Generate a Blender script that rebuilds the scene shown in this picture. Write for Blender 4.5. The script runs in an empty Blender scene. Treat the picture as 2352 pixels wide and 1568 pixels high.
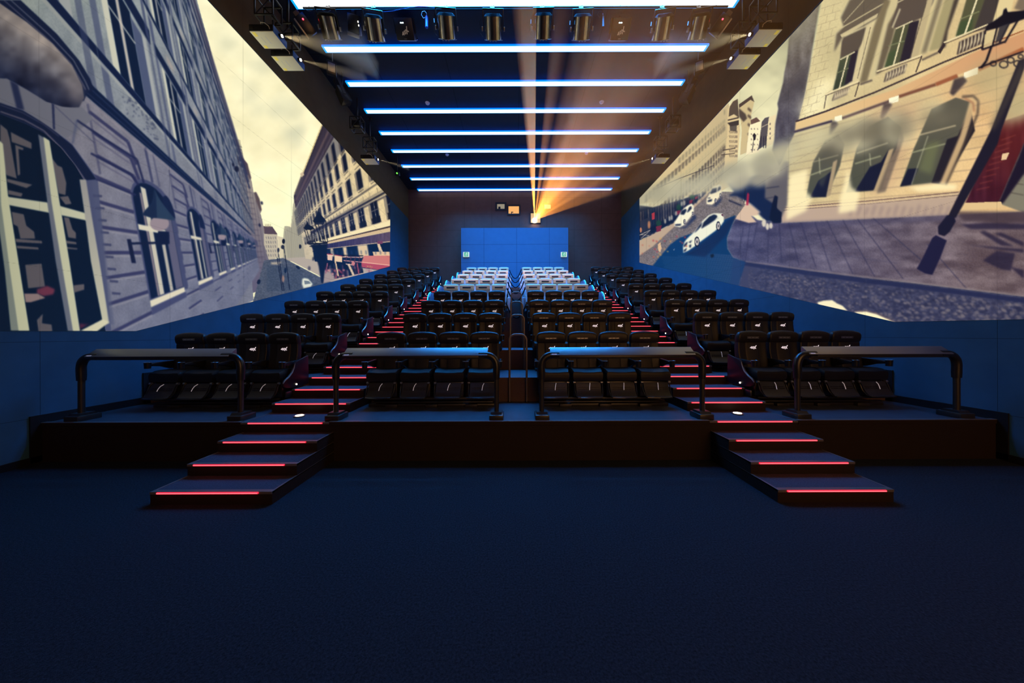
# cinema hall seen from the screen end
BAR_W, PIC_S, MAIN_S, HAZE, SPOT_W, WARM_W = 420., 1., 3.0, .8, 30000., 1700.
import numpy as np
# ---- a small software painter for the film pictures thrown on the two side walls ----
class Canvas:
    def __init__(s, x0, y0, x1, y1):
        s.x0, s.y0, s.w, s.h = x0, y0, x1-x0, y1-y0
        s.a = np.zeros((s.h, s.w, 3), np.float32)
        s.rng = np.random.RandomState(7)
    def mask(s, pts, soft=0.0):
        pts = np.array(pts, np.float64)
        pad = int(soft*3)+2
        ax = max(0, int(np.floor(pts[:,0].min()-s.x0))-pad); bx = min(s.w, int(np.ceil(pts[:,0].max()-s.x0))+pad)
        ay = max(0, int(np.floor(pts[:,1].min()-s.y0))-pad); by = min(s.h, int(np.ceil(pts[:,1].max()-s.y0))+pad)
        if bx <= ax or by <= ay: return None
        m = np.zeros((by-ay, bx-ax), np.float32)
        for ox, oy in ((.25,.25),(.75,.25),(.25,.75),(.75,.75)):
            X = (np.arange(ax, bx)+s.x0+ox)[None,:]; Y = (np.arange(ay, by)+s.y0+oy)[:,None]
            ins = np.zeros(m.shape, bool)
            n = len(pts)
            for i in range(n):
                xa, ya = pts[i]; xb, yb = pts[(i+1) % n]
                if ya == yb: continue
                c = ((ya <= Y) != (yb <= Y)) & (X < (xb-xa)*(Y-ya)/(yb-ya)+xa)
                ins ^= c
            m += ins*.25
        if soft > 0: m = blur(m, soft)
        return m, ax, ay, bx, by
    def poly(s, pts, col, al=1.0, soft=0.0, col2=None, g=None):
        r = s.mask(pts, soft)
        if r is None: return
        m, ax, ay, bx, by = r
        m = (m*al)[:,:,None]
        c = np.array(col, np.float32)/255.
        if col2 is not None:          # linear blend of two colours from point g[0] to point g[1]
            (gx, gy), (hx, hy) = g
            X = (np.arange(ax, bx)+s.x0)[None,:]; Y = (np.arange(ay, by)+s.y0)[:,None]
            L = (hx-gx)**2+(hy-gy)**2
            t = np.clip(((X-gx)*(hx-gx)+(Y-gy)*(hy-gy))/L, 0, 1)[:,:,None]
            c = c*(1-t)+np.array(col2, np.float32)/255.*t
        s.a[ay:by, ax:bx] = s.a[ay:by, ax:bx]*(1-m)+c*m
    def line(s, pts, w, col, al=1.0, soft=0.0):
        for (xa, ya), (xb, yb) in zip(pts[:-1], pts[1:]):
            dx, dy = xb-xa, yb-ya; L = max((dx*dx+dy*dy)**.5, 1e-6); nx, ny = -dy/L*w/2, dx/L*w/2
            s.poly([(xa+nx,ya+ny),(xb+nx,yb+ny),(xb-nx,yb-ny),(xa-nx,ya-ny)], col, al, soft)
    def ell(s, cx, cy, rx, ry, col, al=1.0, soft=0.0, rot=0.0, **k):
        t = np.linspace(0, 2*np.pi, 28, endpoint=False)
        x, y = rx*np.cos(t), ry*np.sin(t); c, q = np.cos(rot), np.sin(rot)
        s.poly(list(zip(cx+x*c-y*q, cy+x*q+y*c)), col, al, soft, **k)
    def noise(s, sx, sy, seed=0):
        r = np.random.RandomState(seed)
        gh, gw = int(s.h/sy)+3, int(s.w/sx)+3
        g = r.rand(gh, gw).astype(np.float32)
        Y = np.arange(s.h)/sy; X = np.arange(s.w)/sx
        yi, xi = Y.astype(int), X.astype(int); fy, fx = Y-yi, X-xi
        fy = fy*fy*(3-2*fy); fx = fx*fx*(3-2*fx)
        a = g[yi][:,xi]*(1-fx)+g[yi][:,xi+1]*fx; b = g[yi+1][:,xi]*(1-fx)+g[yi+1][:,xi+1]*fx
        return a*(1-fy[:,None])+b*fy[:,None]
    def tint(s, pts, n, amp, soft=0.0, col=(255,255,255)):     # n: noise field -0.5..0.5
        r = s.mask(pts, soft)
        if r is None: return
        m, ax, ay, bx, by = r
        s.a[ay:by, ax:bx] += (m*n[ay:by, ax:bx]*amp)[:,:,None]*(np.array(col, np.float32)/255.)
def blur(m, r):
    k = max(1, int(round(r)))
    for _ in range(2):
        for axis in (0, 1):
            c = np.cumsum(np.pad(m, [(k+1, k) if i == axis else (0, 0) for i in (0, 1)], mode='edge'), axis=axis)
            n = m.shape[axis]
            hi = np.take(c, np.arange(2*k+1, 2*k+1+n), axis=axis); lo = np.take(c, np.arange(0, n), axis=axis)
            m = ((hi-lo)/(2*k+1)).astype(np.float32)
    return m
def blobs(c, path, r0, r1, n, col, al, seed, soft=10):
    r = np.random.RandomState(seed)
    path = np.array(path, float)
    for _ in range(n):
        t = r.rand()*(len(path)-1); i = int(t); p = path[i]*(1-t+i)+path[i+1]*(t-i)
        q = r0+(r1-r0)*r.rand(); j = r.randn(2)*q*.7
        v = r.randint(-16, 16)
        c.ell(p[0]+j[0], p[1]+j[1]*.7, q*1.3, q*.8, (col[0]+v, col[1]+v, col[2]+v), al, soft, rot=-.4)

def grade(c, f, m, g=.3):                 # the film's own grading: a little less colour
    l = np.clip(c.a.mean(axis=2, keepdims=True), 0, 1); w = np.clip((l-.62)/.25, 0, 1)
    f = f*np.clip((l-.30)/.25, 0, 1)
    c.a = np.clip((c.a*(1-f)+l*f)*(np.array(m, np.float32)*(1-w)+np.array((1.03,1.0,.90), np.float32)*w), 0, 1)
    k = c.a.mean(axis=2, keepdims=True); c.a *= np.clip(k, .02, 1)**g*1.04          # a steeper tone curve
def paint_left():
    c = Canvas(-420, -560, 900, 770)
    W = [(-420,-560),(900,-560),(900,770),(-420,770)]
    c.poly(W, (244,244,220), col2=(255,250,212), g=((600,-100),(640,560)))
    n = c.noise(70, 50, 1)*.6+c.noise(28, 20, 2)*.3+c.noise(9, 8, 3)*.1-.5
    c.tint(W, n, .15, col=(190,195,235))
    for pth in ([(560,120),(640,190),(700,300)],[(500,60),(540,150),(600,260)],[(620,230),(690,330)]):
        blobs(c, pth, 8, 22, 26, (212,218,200), .16, 4, 8)
    T = .18; VX, VY = 622., 580.
    def F(a, b):                      # facade of the left house: a runs along the street, b is height
        d = 1./a; y = VY+b*d; return (VX-d+T*(y-VY), y)
    def Q(a0, a1, b0, b1, col, **k): c.poly([F(a0,b0),F(a1,b0),F(a1,b1),F(a0,b1)], col, **k)
    # far part of the row, cream
    far = [(538,300),(540,320),(551,321),(556,345),(560,366),(568,376),(572,396),(576,408),(580,428),(582,442),(588,441),(595,457),(597,470),(601,482),(598,490),(602,505),(605,520),(611,560),(618,600),(611,660),(540,690),(480,690),(480,300)]
    c.poly(far, (176,158,150), col2=(120,108,140), g=((590,450),(560,640)))
    for i in range(26):
        y = 340+i*12.5; c.line([(546+i*2.2, y),(553+i*2.35+min(i,8)*.8, y+4-i*.2)], 1.6, (96,82,108), .7, .6)
    for x in (553,561,569,577,585,593): c.line([(x-6,372+(x-553)*2.2),(x+17,600)], 2.2, (110,92,112), .6, .8)
    c.poly([(540,320),(551,321),(557,350),(560,368),(548,362),(542,352)], (214,204,170))
    for y in (335,342,349): c.line([(541,y-2),(556,y+3)],1.3,(120,112,100),.8)
    c.poly([(541,352),(560,366),(568,376),(560,392),(546,372)], (96,72,84), .9, 1)
    c.poly([(560,376),(568,376),(577,409),(573,412)], (104,80,90), .9, 1)
    c.poly([(583,442),(588,441),(596,457),(601,482),(597,486),(588,462)], (110,84,88), .9, 1)
    # main facade
    wall = [(-420,-560),(300,-560),(449,-10),(452,0),(467,55),(480,100),(498,180),(513,240),(530,289),(541,308),(540,325),(548,400),(556,470),(566,540),(575,600),(582,690),(400,770),(-420,770)]
    c.poly(wall, (158,168,178), col2=(140,140,164), g=((150,0),(330,560)))
    c.poly([(-420,-560),(240,-560),(240,0),(60,0),(120,120),(-420,120)], (176,190,180), .55, 20)
    n1 = c.noise(16, 30, 5)*.6+c.noise(3, 3, 6)*.4-.5
    c.tint(wall, n1, .10)
    # roof edge stripes
    for b, w, col in ((-8.0,6,(76,70,110)),(-7.3,4,(40,48,96)),(-6.9,2,(150,140,160)),(-6.6,3,(34,46,98))):
        c.line([F(.0085,b), F(.045,b)], w, col, .85, .8)
    # upper storeys
    for k in range(-2, 14):
        a0 = .0035+.00222*k
        if a0 < .0008: continue
        for fb, fh in ((-1.5, .95), (-3.1, .9), (-4.65, .9), (-6.0, .55)):
            u = .00222
            def w(x): return a0+u*x
            Q(w(-.28), w(-.22), fb+.55, fb-fh-.6, (78,88,138), al=.55, soft=1)
            Q(w(.08), w(.42), fb, fb-fh, (12,40,88), soft=.8)              # glass
            Q(w(.42), w(.60), fb, fb-fh*.95, (92,104,150), soft=1.2)        # reveal in shade
            Q(w(.60), w(.68), fb, fb-fh, (176,180,190), soft=1)
            Q(w(.0), w(.08), fb, fb-fh, (206,208,202), soft=.8)
            Q(w(.20), w(.25), fb, fb-fh, (196,186,186), soft=.6)
            c.line([F(w(.08), fb-fh*.62), F(w(.42), fb-fh*.66)], max(1.2, 3/(a0*300)), (206,200,196), .9, .4)
            c.poly([F(w(-.1),fb-fh-.04),F(w(.78),fb-fh-.04),F(w(.82),fb-fh-.26),F(w(-.1),fb-fh-.2)], (22,44,96), soft=.8)
            Q(w(.25), w(.45), fb-fh-.3, fb-fh-.42, (196,176,170), al=.8, soft=1.5)
            Q(w(-.15), w(.85), fb+.09, fb, (20,42,96), soft=.7)
            Q(w(-.15), w(.85), fb+.13, fb+.09, (178,180,184), al=.7, soft=.5)
            Q(w(.86), w(.93), fb+.45, fb-fh-.5, (86,96,146), al=.7, soft=1)
    # carved ornament under the near sill
    rr = np.random.RandomState(3)
    for _ in range(46):
        a = .0036+rr.rand()*.0011; b = -1.16-rr.rand()*.24; p = F(a, b)
        c.ell(p[0], p[1], 1.5+rr.rand()*3, 1.2+rr.rand()*2.4, (78,86,128), .55, 1.2, rot=.6)
    # ground storey
    c.poly([F(.0012,-1.0),F(.03,-1.0),F(.03,1.2),F(.0012,1.2)], (146,140,162), soft=1, col2=(128,130,164), g=((200,300),(480,600)))
    c.tint([F(.0012,-1.0),F(.03,-1.0),F(.03,1.2),F(.0012,1.2)], n1, .09)
    for k in range(-1, 15):
        a0 = .0034+.00222*k; u = .00222; th = max(.7, 4.6*(.0034/max(a0,.002)))
        for b in (-.47,-.312,-.155,0,.149,.30,.46,.61,.78):
            pa, pb = F(a0+u*.60, b), F(a0+u*.985, b)
            c.line([pa, pb], th, (64,66,122), .9, .5); c.line([(pa[0],pa[1]+th),(pb[0],pb[1]+th)], th*.5, (172,164,180), .5, .4)
        for b in (-.62,-.77,-.90):
            pa, pb = F(a0+u*.72, b), F(a0+u*1.06, b)
            c.line([pa, pb, F(a0+u*1.12, b+.16)], th*.9, (60,62,118), .85, .5)
            c.line([(pa[0]+2,pa[1]+th*1.8),(pb[0],pb[1]+th*1.8)], th*.45, (112,106,146), .7, .4)
        c.line([F(a0+u*.72,-.95),F(a0+u*.72,-.5)], th*.7, (84,84,132), .6, .5)
        c.line([F(a0+u*.30,-.98),F(a0+u*.32,-.66)], th*1.2, (70,74,126), .8, .6); c.line([F(a0+u*.42,-.98),F(a0+u*.44,-.66)], th*.8, (96,96,140), .7, .6)
    for k in range(0, 12):
        a0 = .0034+.00222*k; u = .00222
        def w(x): return a0+u*x
        def arch(x0, x1, bt, bs, bb):
            m = []
            for t in np.linspace(0, np.pi, 13):
                m.append(F(w((x0+x1)/2-(x1-x0)/2*np.cos(t)), bs-(bs-bt)*np.sin(t)))
            return m+[F(w(x1), bb), F(w(x0), bb)]
        c.poly(arch(-.02,.66,-.66,-.43,.40), (84,90,140), soft=.8)
        c.poly(arch(.0,.56,-.62,-.42,.36), (14,40,90), soft=.6)
        c.poly(arch(.40,.56,-.50,-.40,.36), (112,108,146), soft=.8)
        c.poly(arch(.42,.66,-.60,-.40,-.38), (24,44,98), soft=.8)
        Q(w(.12), w(.19), .36, -.56, (206,200,194), soft=.5); Q(w(.09), w(.12), .36, -.5, (150,132,150), soft=.4)
        Q(w(.29), w(.35), .36, -.18, (192,184,182), soft=.5)
        Q(w(.0), w(.40), -.18, -.225, (216,212,204), soft=.4)
        Q(w(-.02), w(.58), .42, .37, (222,216,204), soft=.4); Q(w(-.02), w(.60), .48, .425, (84,88,140), soft=.8)
        for j in range(5): Q(w(.60), w(.68), -.3+.15*j, -.22+.15*j, (84,88,138), al=.8, soft=.8)
    # belt course
    c.poly([F(.00236,-1.0),F(.026,-1.0),F(.026,-1.11),F(.00236,-1.125)], (14,40,92), soft=.8)
    c.line([F(.0024,-1.03),F(.026,-1.03)], 1.6, (70,76,124), .8, .4)
    c.line([F(.0024,-1.085),F(.020,-1.085)], 1.4, (86,92,136), .8, .4)
    c.line([F(.0024,-.97),F(.026,-.975)], 3, (168,150,168), .5, .8)
    # near arched window
    c.poly([(-420,236),(0,234),(52,252),(95,277),(130,303),(165,331),(196,373),(224,413),(255,760),(-420,765)], (92,98,146), soft=1)
    c.poly([(-420,236),(0,236),(52,254),(95,278),(130,305),(165,333),(195,375),(221,412),(193,414),(172,380),(140,340),(100,305),(60,285),(0,262),(-420,230)], (22,40,88), soft=.8)
    c.line([(0,256),(55,275),(100,300),(145,345),(178,388),(194,412)], 3, (130,116,140), .9, .6)
    c.line([(0,241),(52,259),(100,286),(135,313)], 2, (96,92,130), .8, .6)
    c.poly([(-420,262),(0,262),(60,285),(100,305),(140,340),(172,380),(192,414),(205,500),(242,762),(-420,762)], (4,34,74))
    be = (142,124,128)
    for p in ([(24,303),(72,328),(72,342),(26,326)],[(0,285),(16,298),(22,320),(38,410),(14,402),(0,360)],[(15,410),(74,424),(60,432),(16,418)],[(18,436),(52,444),(48,452),(18,446)],
              [(34,332),(54,340),(52,345),(42,342),(46,400),(40,404)],[(118,362),(132,380),(142,384),(152,420),(150,448),(134,444)],[(136,452),(156,450),(164,468),(150,470)],
              [(26,486),(54,492),(60,518),(78,532),(80,548),(46,548),(40,520),(30,515)],[(35,548),(96,553),(96,559),(36,556)],[(38,564),(88,568),(88,573),(38,570)],
              [(146,498),(158,500),(166,526),(174,534),(174,548),(156,545)],[(151,552),(175,556),(175,561),(152,559)],[(152,567),(178,570),(176,573),(153,571)],
              [(57,608),(95,605),(103,658),(64,662)],[(168,655),(193,652),(193,665),(170,672)],[(84,735),(98,720),(96,742),(118,745),(120,762),(88,762)]):
        c.poly(p, be, .85, 1.2)
    c.poly([(84,664),(108,656),(126,664),(122,676),(100,680),(84,674)], (150,62,92), 1, 2)
    c.poly([(55,674),(86,674),(104,684),(70,694),(58,694)], (176,140,140), 1, 1.2)
    c.poly([(182,742),(196,744),(206,742),(190,752),(182,756)], (130,50,84), .8, 1.5)
    c.poly([(-420,440),(0,445),(20,452),(110,465),(206,492),(206,508),(120,490),(25,472),(0,466),(-420,470)], (206,208,186), soft=.7)
    c.poly([(-14,320),(4,330),(16,450),(40,600),(66,759),(24,759),(10,620),(-10,470)], (152,160,150), soft=.6)
    c.poly([(-4,320),(6,330),(18,450),(42,600),(67,759),(42,759),(22,620),(2,470)], (212,216,186), soft=.7)
    c.poly([(87,308),(112,323),(138,480),(158,600),(183,760),(155,760),(127,600),(108,465)], (124,128,150), soft=.6)
    c.poly([(99,314),(113,323),(139,480),(159,600),(183,760),(167,760),(140,600),(118,465)], (208,210,184), soft=.7)
    c.poly([(-200,330),(-170,330),(-110,760),(-160,760)], (190,194,170), soft=.7)
    c.poly([(182,412),(197,412),(210,495),(228,600),(251,742),(236,745),(208,600),(195,500)], (172,166,168), soft=.7, col2=(205,203,184), g=((200,420),(240,740)))
    c.poly([(183,760),(235,733),(252,739),(222,761)], (218,216,192), soft=.6)
    for i in range(9):
        y = 446+i*28; x = 214+(y-446)*.19; c.poly([(x,y),(x+20,y+2),(x+20,y+7),(x,y+6)], (56,62,116), .7, 1)
    c.poly([(210,415),(222,415),(262,745),(250,745)], (98,104,148), .6, 1.5)
    # round balcony at the upper left
    c.poly([(-420,20),(0,0),(20,0),(46,0),(130,78),(182,140),(207,182),(215,206),(200,214),(192,232),(-60,240),(-420,220)], (24,42,92), soft=1)
    c.line([(24,0),(115,82),(168,138),(196,188),(204,206)], 2.2, (128,126,150), .9, .5)
    c.line([(8,0),(105,86),(160,142),(188,190),(196,206)], 2.6, (104,100,132), .9, .5)
    bal = [(-420,-60),(-40,-20),(0,8),(60,50),(120,100),(165,150),(188,195),(193,225),(180,249),(140,245),(90,228),(40,192),(15,178),(-420,160)]
    c.poly(bal, (178,160,158), soft=1, col2=(34,44,86), g=((96,96),(36,190)))
    c.tint(bal, c.noise(36,30,8)*.7+c.noise(14,12,9)*.3-.5, .26, 2)
    c.poly([(150,170),(190,200),(186,235),(160,230)], (168,150,156), .5, 9)
    # wall between balcony and arch
    c.poly([(-420,170),(15,180),(60,205),(110,236),(150,248),(188,246),(214,272),(180,300),(150,318),(120,296),(52,252),(0,236),(-420,240)], (132,130,152), soft=1.2)
    c.poly([(22,184),(40,194),(55,252),(38,250)], (40,52,104), .9, 1.5); c.poly([(118,236),(124,240),(126,298),(121,296)], (46,56,108), .9, 1)
    c.line([(125,243),(218,330)], 2, (90,90,134), .8, .6)
    c.line([(176,276),(238,318),(314,366),(330,420)], 5, (40,48,104), .85, 1); c.line([(176,276),(166,330)], 5, (90,98,146), .7, 1.5)
    c.line([(208,352),(300,400),(318,425)], 5, (46,52,108), .85, 1); c.line([(220,411),(312,448)], 5, (50,56,112), .85, 1)
    # wall lamps on brackets
    def lamp(s, ox, oy):
        P = lambda x, y: (ox+(x-360)*s, oy+(y-500)*s)
        c.poly([P(291,549),P(300,549),P(312,604),P(302,604)], (28,40,88), soft=.6*s)
        c.line([P(300,559),P(384,557)], 5*s, (22,38,88), 1, .4)
        c.poly([P(363,530),P(388,532),P(389,560),P(370,562),P(360,548)], (18,36,88), 1, .8)
        c.ell(*P(366,513), 22*s, 17*s, (172,148,164), 1, .8)
        c.poly([P(354,433),P(362,450),P(372,466),P(386,484),P(401,503),P(399,506),P(385,504),P(345,499),P(326,493),P(334,482),P(348,468),P(353,450)], (52,78,116), 1, .6)
        c.poly([P(354,433),P(358,450),P(360,500),P(345,499),P(326,493),P(334,482),P(348,468),P(353,450)], (26,48,96), .8, 1)
    lamp(1., 360, 500); lamp(.42, 507, 538); lamp(.26, 551, 551); lamp(.17, 571, 557); lamp(.12, 583, 562)
    # ---- the street, far houses and the right-hand house ----
    c.poly([(605,519),(625,520),(637,537),(640,590),(618,600),(606,560)], (206,192,172)); c.poly([(605,519),(625,520),(637,538),(607,537)], (112,86,96))
    for x in (609,613,617,621): c.line([(x,514),(x,521)], 1.6, (200,180,140))
    for j in range(5):
        for i in range(5): c.line([(611+i*5.2, 543+j*10),(612+i*5.2, 549+j*10)], 1.5, (120,110,122), .8)
    c.poly([(638,542),(650,545),(654,592),(640,592)], (222,210,184))
    c.poly([(653,519),(660,519),(669,522),(672,477),(676,452),(690,452),(712,530),(730,600),(690,598),(662,600),(650,598),(650,545)], (196,186,158))
    for i in range(12): c.line([(655+i*4.6, 530-i*5.5),(664+i*4.4, 600)], 1.5, (140,128,120), .6, .6)
    c.poly([(606,598),(650,592),(662,598),(742,640),(900,640),(900,770),(560,770)], (96,104,128)); 
    c.poly([(650,593),(664,597),(900,720),(900,600),(700,590)], (196,178,168))
    c.poly([(660,612),(700,622),(692,632),(722,634),(712,645),(760,660),(735,668),(660,668),(612,668),(612,608)], (84,96,122), soft=.6)
    c.poly([(622,602),(648,601),(640,608),(622,607)], (200,180,160), .9, 1)
    c.tint([(606,598),(650,592),(900,720),(560,770)], c.noise(2.2,1.6,11)-.5, .10)
    V2X, V2Y = 620., 586.
    def G(a, b):
        d = 1./a; y = V2Y+b*d; return (V2X+d+T*(y-V2Y)-.01*d*b, y)
    def R(a0, a1, b0, b1, col, **k): c.poly([G(a0,b0),G(a1,b0),G(a1,b1),G(a0,b1)], col, **k)
    c.poly([G(.0030,-1.76),G(.0125,-1.76),G(.0125,-1.42),G(.0125,.10),G(.0030,.10)], (238,212,164), col2=(214,196,168), g=((880,450),(700,560)))
    c.tint([G(.003,-1.7),G(.0125,-1.7),G(.0125,0),G(.003,0)], c.noise(9,12,13)*.7+c.noise(3,3,14)*.3-.5, .12)
    c.poly([G(.0030,-1.42),G(.0125,-1.45),G(.0125,-.9),G(.0090,-.98),G(.0070,-1.06),G(.0055,-1.13),G(.0044,-1.22),G(.003,-1.34)], (158,146,140), soft=1.2)
    R(.003,.0130,-1.40,-1.76, (78,62,82)); c.line([G(.003,-1.76),G(.0125,-1.76)], 2.6, (238,216,150)); c.line([G(.003,-1.70),G(.0125,-1.70)], 1.4, (60,48,56))
    c.line([G(.003,-1.56),G(.0125,-1.56)], 4, (128,100,104), .9, .8); c.line([G(.003,-1.45),G(.0125,-1.46)], 3, (110,92,108), .9, .8)
    c.poly([(676,445),(691,405),(697,398),(697,408),(690,425),(684,452)], (100,84,90), soft=.5); c.poly([(689,399),(697,393),(698,402),(692,407)], (222,196,160))
    for j in range(-3, 17):
        a = .0047+.00055*j; 
        for b0, b1 in ((-1.37,-1.15),(-1.11,-.93),(-.83,-.65)):
            R(a, a+.00022, b0, b1, (20,26,62), soft=.3)
            R(a+.00022, a+.00030, b0, b1, (120,100,96), al=.6)
            c.line([G(a, b1+.02), G(a+.00026, b1+.02)], 1.6, (54,42,52), .8)
            if b0 > -1.2: c.line([G(a-.00010, b0-.03), G(a+.00024, b0-.03)], 1.6, (70,54,52), .7)
    for b, w, col in ((-.60,2.2,(46,36,52)),(-.575,2.4,(246,226,178)),(-.525,1.5,(110,90,84)),(-.50,5,(34,34,66)),(-.47,3,(70,58,84))): c.line([G(.0030,b),G(.0098,b)], w, col, .95, .3)
    for j in range(22): c.line([G(.0034+.00028*j,-.57), G(.0034+.00028*j,-.53)], 1, (120,100,90), .7)
    for j in range(-2, 14):
        a = .0043+.00055*j
        R(a, a+.00026, -.475,-.285, (16,26,66), soft=.3); R(a+.00026, a+.00034, -.47,-.285, (150,130,116), al=.7)
        c.line([G(a+.00012,-.47),G(a+.00012,-.29)], 1, (190,176,160), .8); c.line([G(a,-.40),G(a+.00026,-.40)], 1, (190,176,160), .8)
        R(a-.00003, a+.00030, -.34,-.285, (24,24,44), al=.75)
    R(.0030,.0100,-.275,-.235,(246,232,190)); R(.0030,.0100,-.235,-.222,(90,62,56)); R(.0030,.0100,-.222,-.195,(232,196,150))
    c.poly([G(.0030,-.19),G(.0100,-.19),G(.0100,-.115),G(.0030,-.115)], (122,92,122), col2=(64,56,110), g=((895,530),(760,566)))
    c.tint([G(.0030,-.19),G(.0100,-.19),G(.0100,-.115),G(.0030,-.115)], c.noise(1.6,20,15)-.5, .12)
    c.line([G(.0030,-.112),G(.0100,-.112)], 1.5, (214,180,150))
    R(.0030,.0100,-.108,.14,(6,36,84))
    for a, wd in ((.0044,.0005),(.0056,.00028),(.0068,.0003),(.0080,.0003)): R(a, a+wd, -.108,.02, (236,204,164), soft=.4)
    c.poly([(866,560),(872,560),(883,588),(874,588)], (236,204,170)); c.poly([(868,553),(880,553),(878,560),(866,560)], (150,70,110)); c.poly([(856,578),(895,578),(895,588),(858,588)], (246,200,160)); c.poly([(880,562),(895,560),(895,577),(886,578)], (6,36,84))
    for i in range(14): c.line([(752+i*11, 575),(753+i*11, 584)], 2, (60,84,130), .8, .4)
    c.line([(786,586),(834,587)], 2, (20,10,30)); c.line([(787,590),(832,591)], 2, (236,170,160)); c.line([(789,598),(830,602)], 2, (236,150,150))
    for x in (796,806,816,826): c.line([(x,588),(x-2,604)], 1.6, (120,60,90))
    c.poly([(751,583),(764,584),(763,598),(752,597)], (240,196,180)); c.poly([(768,585),(786,588),(785,602),(768,600)], (244,206,170)); c.line([(751,583),(764,584)],2,(190,50,80)); c.line([(768,585),(786,588)],2,(190,50,80))
    rr = np.random.RandomState(5)
    c.poly([(742,600),(830,606),(835,626),(770,640),(742,646)], (8,20,60))
    for i in range(26):
        x = 746+rr.rand()*110; y = 604+rr.rand()*16; h = 8+rr.rand()*18
        c.line([(x,y),(x+2.5,y+h)], .8+rr.rand()*1.6, [(230,120,140),(236,200,180),(170,70,110),(120,130,160)][rr.randint(4)], .85, .3)
    for i in range(40): c.ell(746+rr.rand()*44, 618+rr.rand()*20, 1+rr.rand()*2, 1+rr.rand()*1.6, [(250,110,120),(255,190,180),(200,60,90)][rr.randint(3)], .85, .3)
    c.line([(800,606),(812,632)], 5, (226,196,170)); c.line([(770,600),(777,634)], 3, (236,196,160)); c.line([(820,604),(824,628)],2.5,(214,84,110)); c.ell(811,605,4,5,(240,130,130)); c.line([(794,606),(808,608)],2,(236,200,190))
    c.poly([(742,622),(757,624),(770,640),(760,646),(742,650)], (186,160,156), soft=.5); c.line([(752,604),(748,628)],2,(200,100,130))
    aw = [(836,587),(895,587),(895,611),(868,619),(831,613),(830,602)]
    c.poly(aw, (252,126,116)); c.poly([(830,603),(895,610),(895,612),(868,619),(831,613)], (236,74,98)); c.line([(831,602),(895,609)], 1.6, (255,196,170))
    for i in range(7): c.line([(842+i*2.1,609.5+i*.2),(842.6+i*2.1,613+i*.2)], .9, (236,180,90), .9)
    bk = (16,16,36)
    c.poly([(748,560),(752,560),(748,600),(742,650),(738,650),(732,612),(722,575),(712,562)], (8,26,66), soft=.5)
    for i in range(30): c.ell(716+rr.rand()*34, 562+rr.rand()*34, 1+rr.rand()*2, 1.5+rr.rand()*3, (10,22,56), .8, .4)
    c.poly([(718,507),(722,501),(728,491),(731,478),(735,491),(746,503),(749,508),(740,512),(722,512)], bk); c.poly([(722,512),(746,510),(744,515),(724,516)], (60,60,76))
    for q in ([(723,513),(737,554)],[(730,513),(743,556)],[(740,512),(747,556)],[(748,509),(752,556)],[(733,554),(753,556)]): c.line(q, 1.8, bk)
    c.poly([(697,523),(702,516),(706,508),(709,516),(719,521),(722,525),(714,528),(700,527)], bk)
    for q in ([(699,527),(709,560)],[(704,527),(714,560)],[(713,527),(719,560)],[(721,525),(724,560)],[(708,560),(728,558)]): c.line(q, 1.6, bk)
    c.line([(708,560),(752,558)], 3, bk); c.line([(710,566),(750,564)], 1.5, bk)
    for q in ([(652,570),(660,625),(665,665)],[(638,575),(646,630),(652,668)],[(636,590),(644,640),(648,668)]): c.line(q, 1.8, (18,28,66))
    c.ell(651,554,3.5,6,(18,24,50)); c.ell(649,567,4,5,(40,44,70),.9); c.ell(639,574,2.5,5,(50,54,80)); c.ell(655,621,2.5,6.5,(20,44,86)); c.ell(684,614,5.5,3,(24,40,80),rot=.6); c.ell(689,566,3,5,(40,44,70)); c.ell(594,647,4,6,(24,38,80),rot=.4)
    c.ell(710,616,3,5,(60,56,84),.7,.6); c.ell(650,640,2.5,8,(214,150,120),.9,.6)
    for p in ((601,466,2.5,4),(596,517,2.5,4),(535,378,2.2,4.5),(543,388,5,7)): c.ell(*p, (30,34,72), .95, .4, rot=-.3)
    c.poly([(694,640),(699,638),(708,640),(718,652),(714,658),(697,662),(693,652)], (214,224,226), soft=.4); c.poly([(698,644),(709,645),(714,651),(700,653)], (120,134,148), .9)
    grade(c, .20, (.97,.985,.955), .30); x = np.arange(c.w)+c.x0; v = np.clip((x+60)/340., 0, 1); c.a *= (.80+.20*v)[None,:,None]; c.a = np.clip(c.a, 0, 1)
    return c

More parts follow.
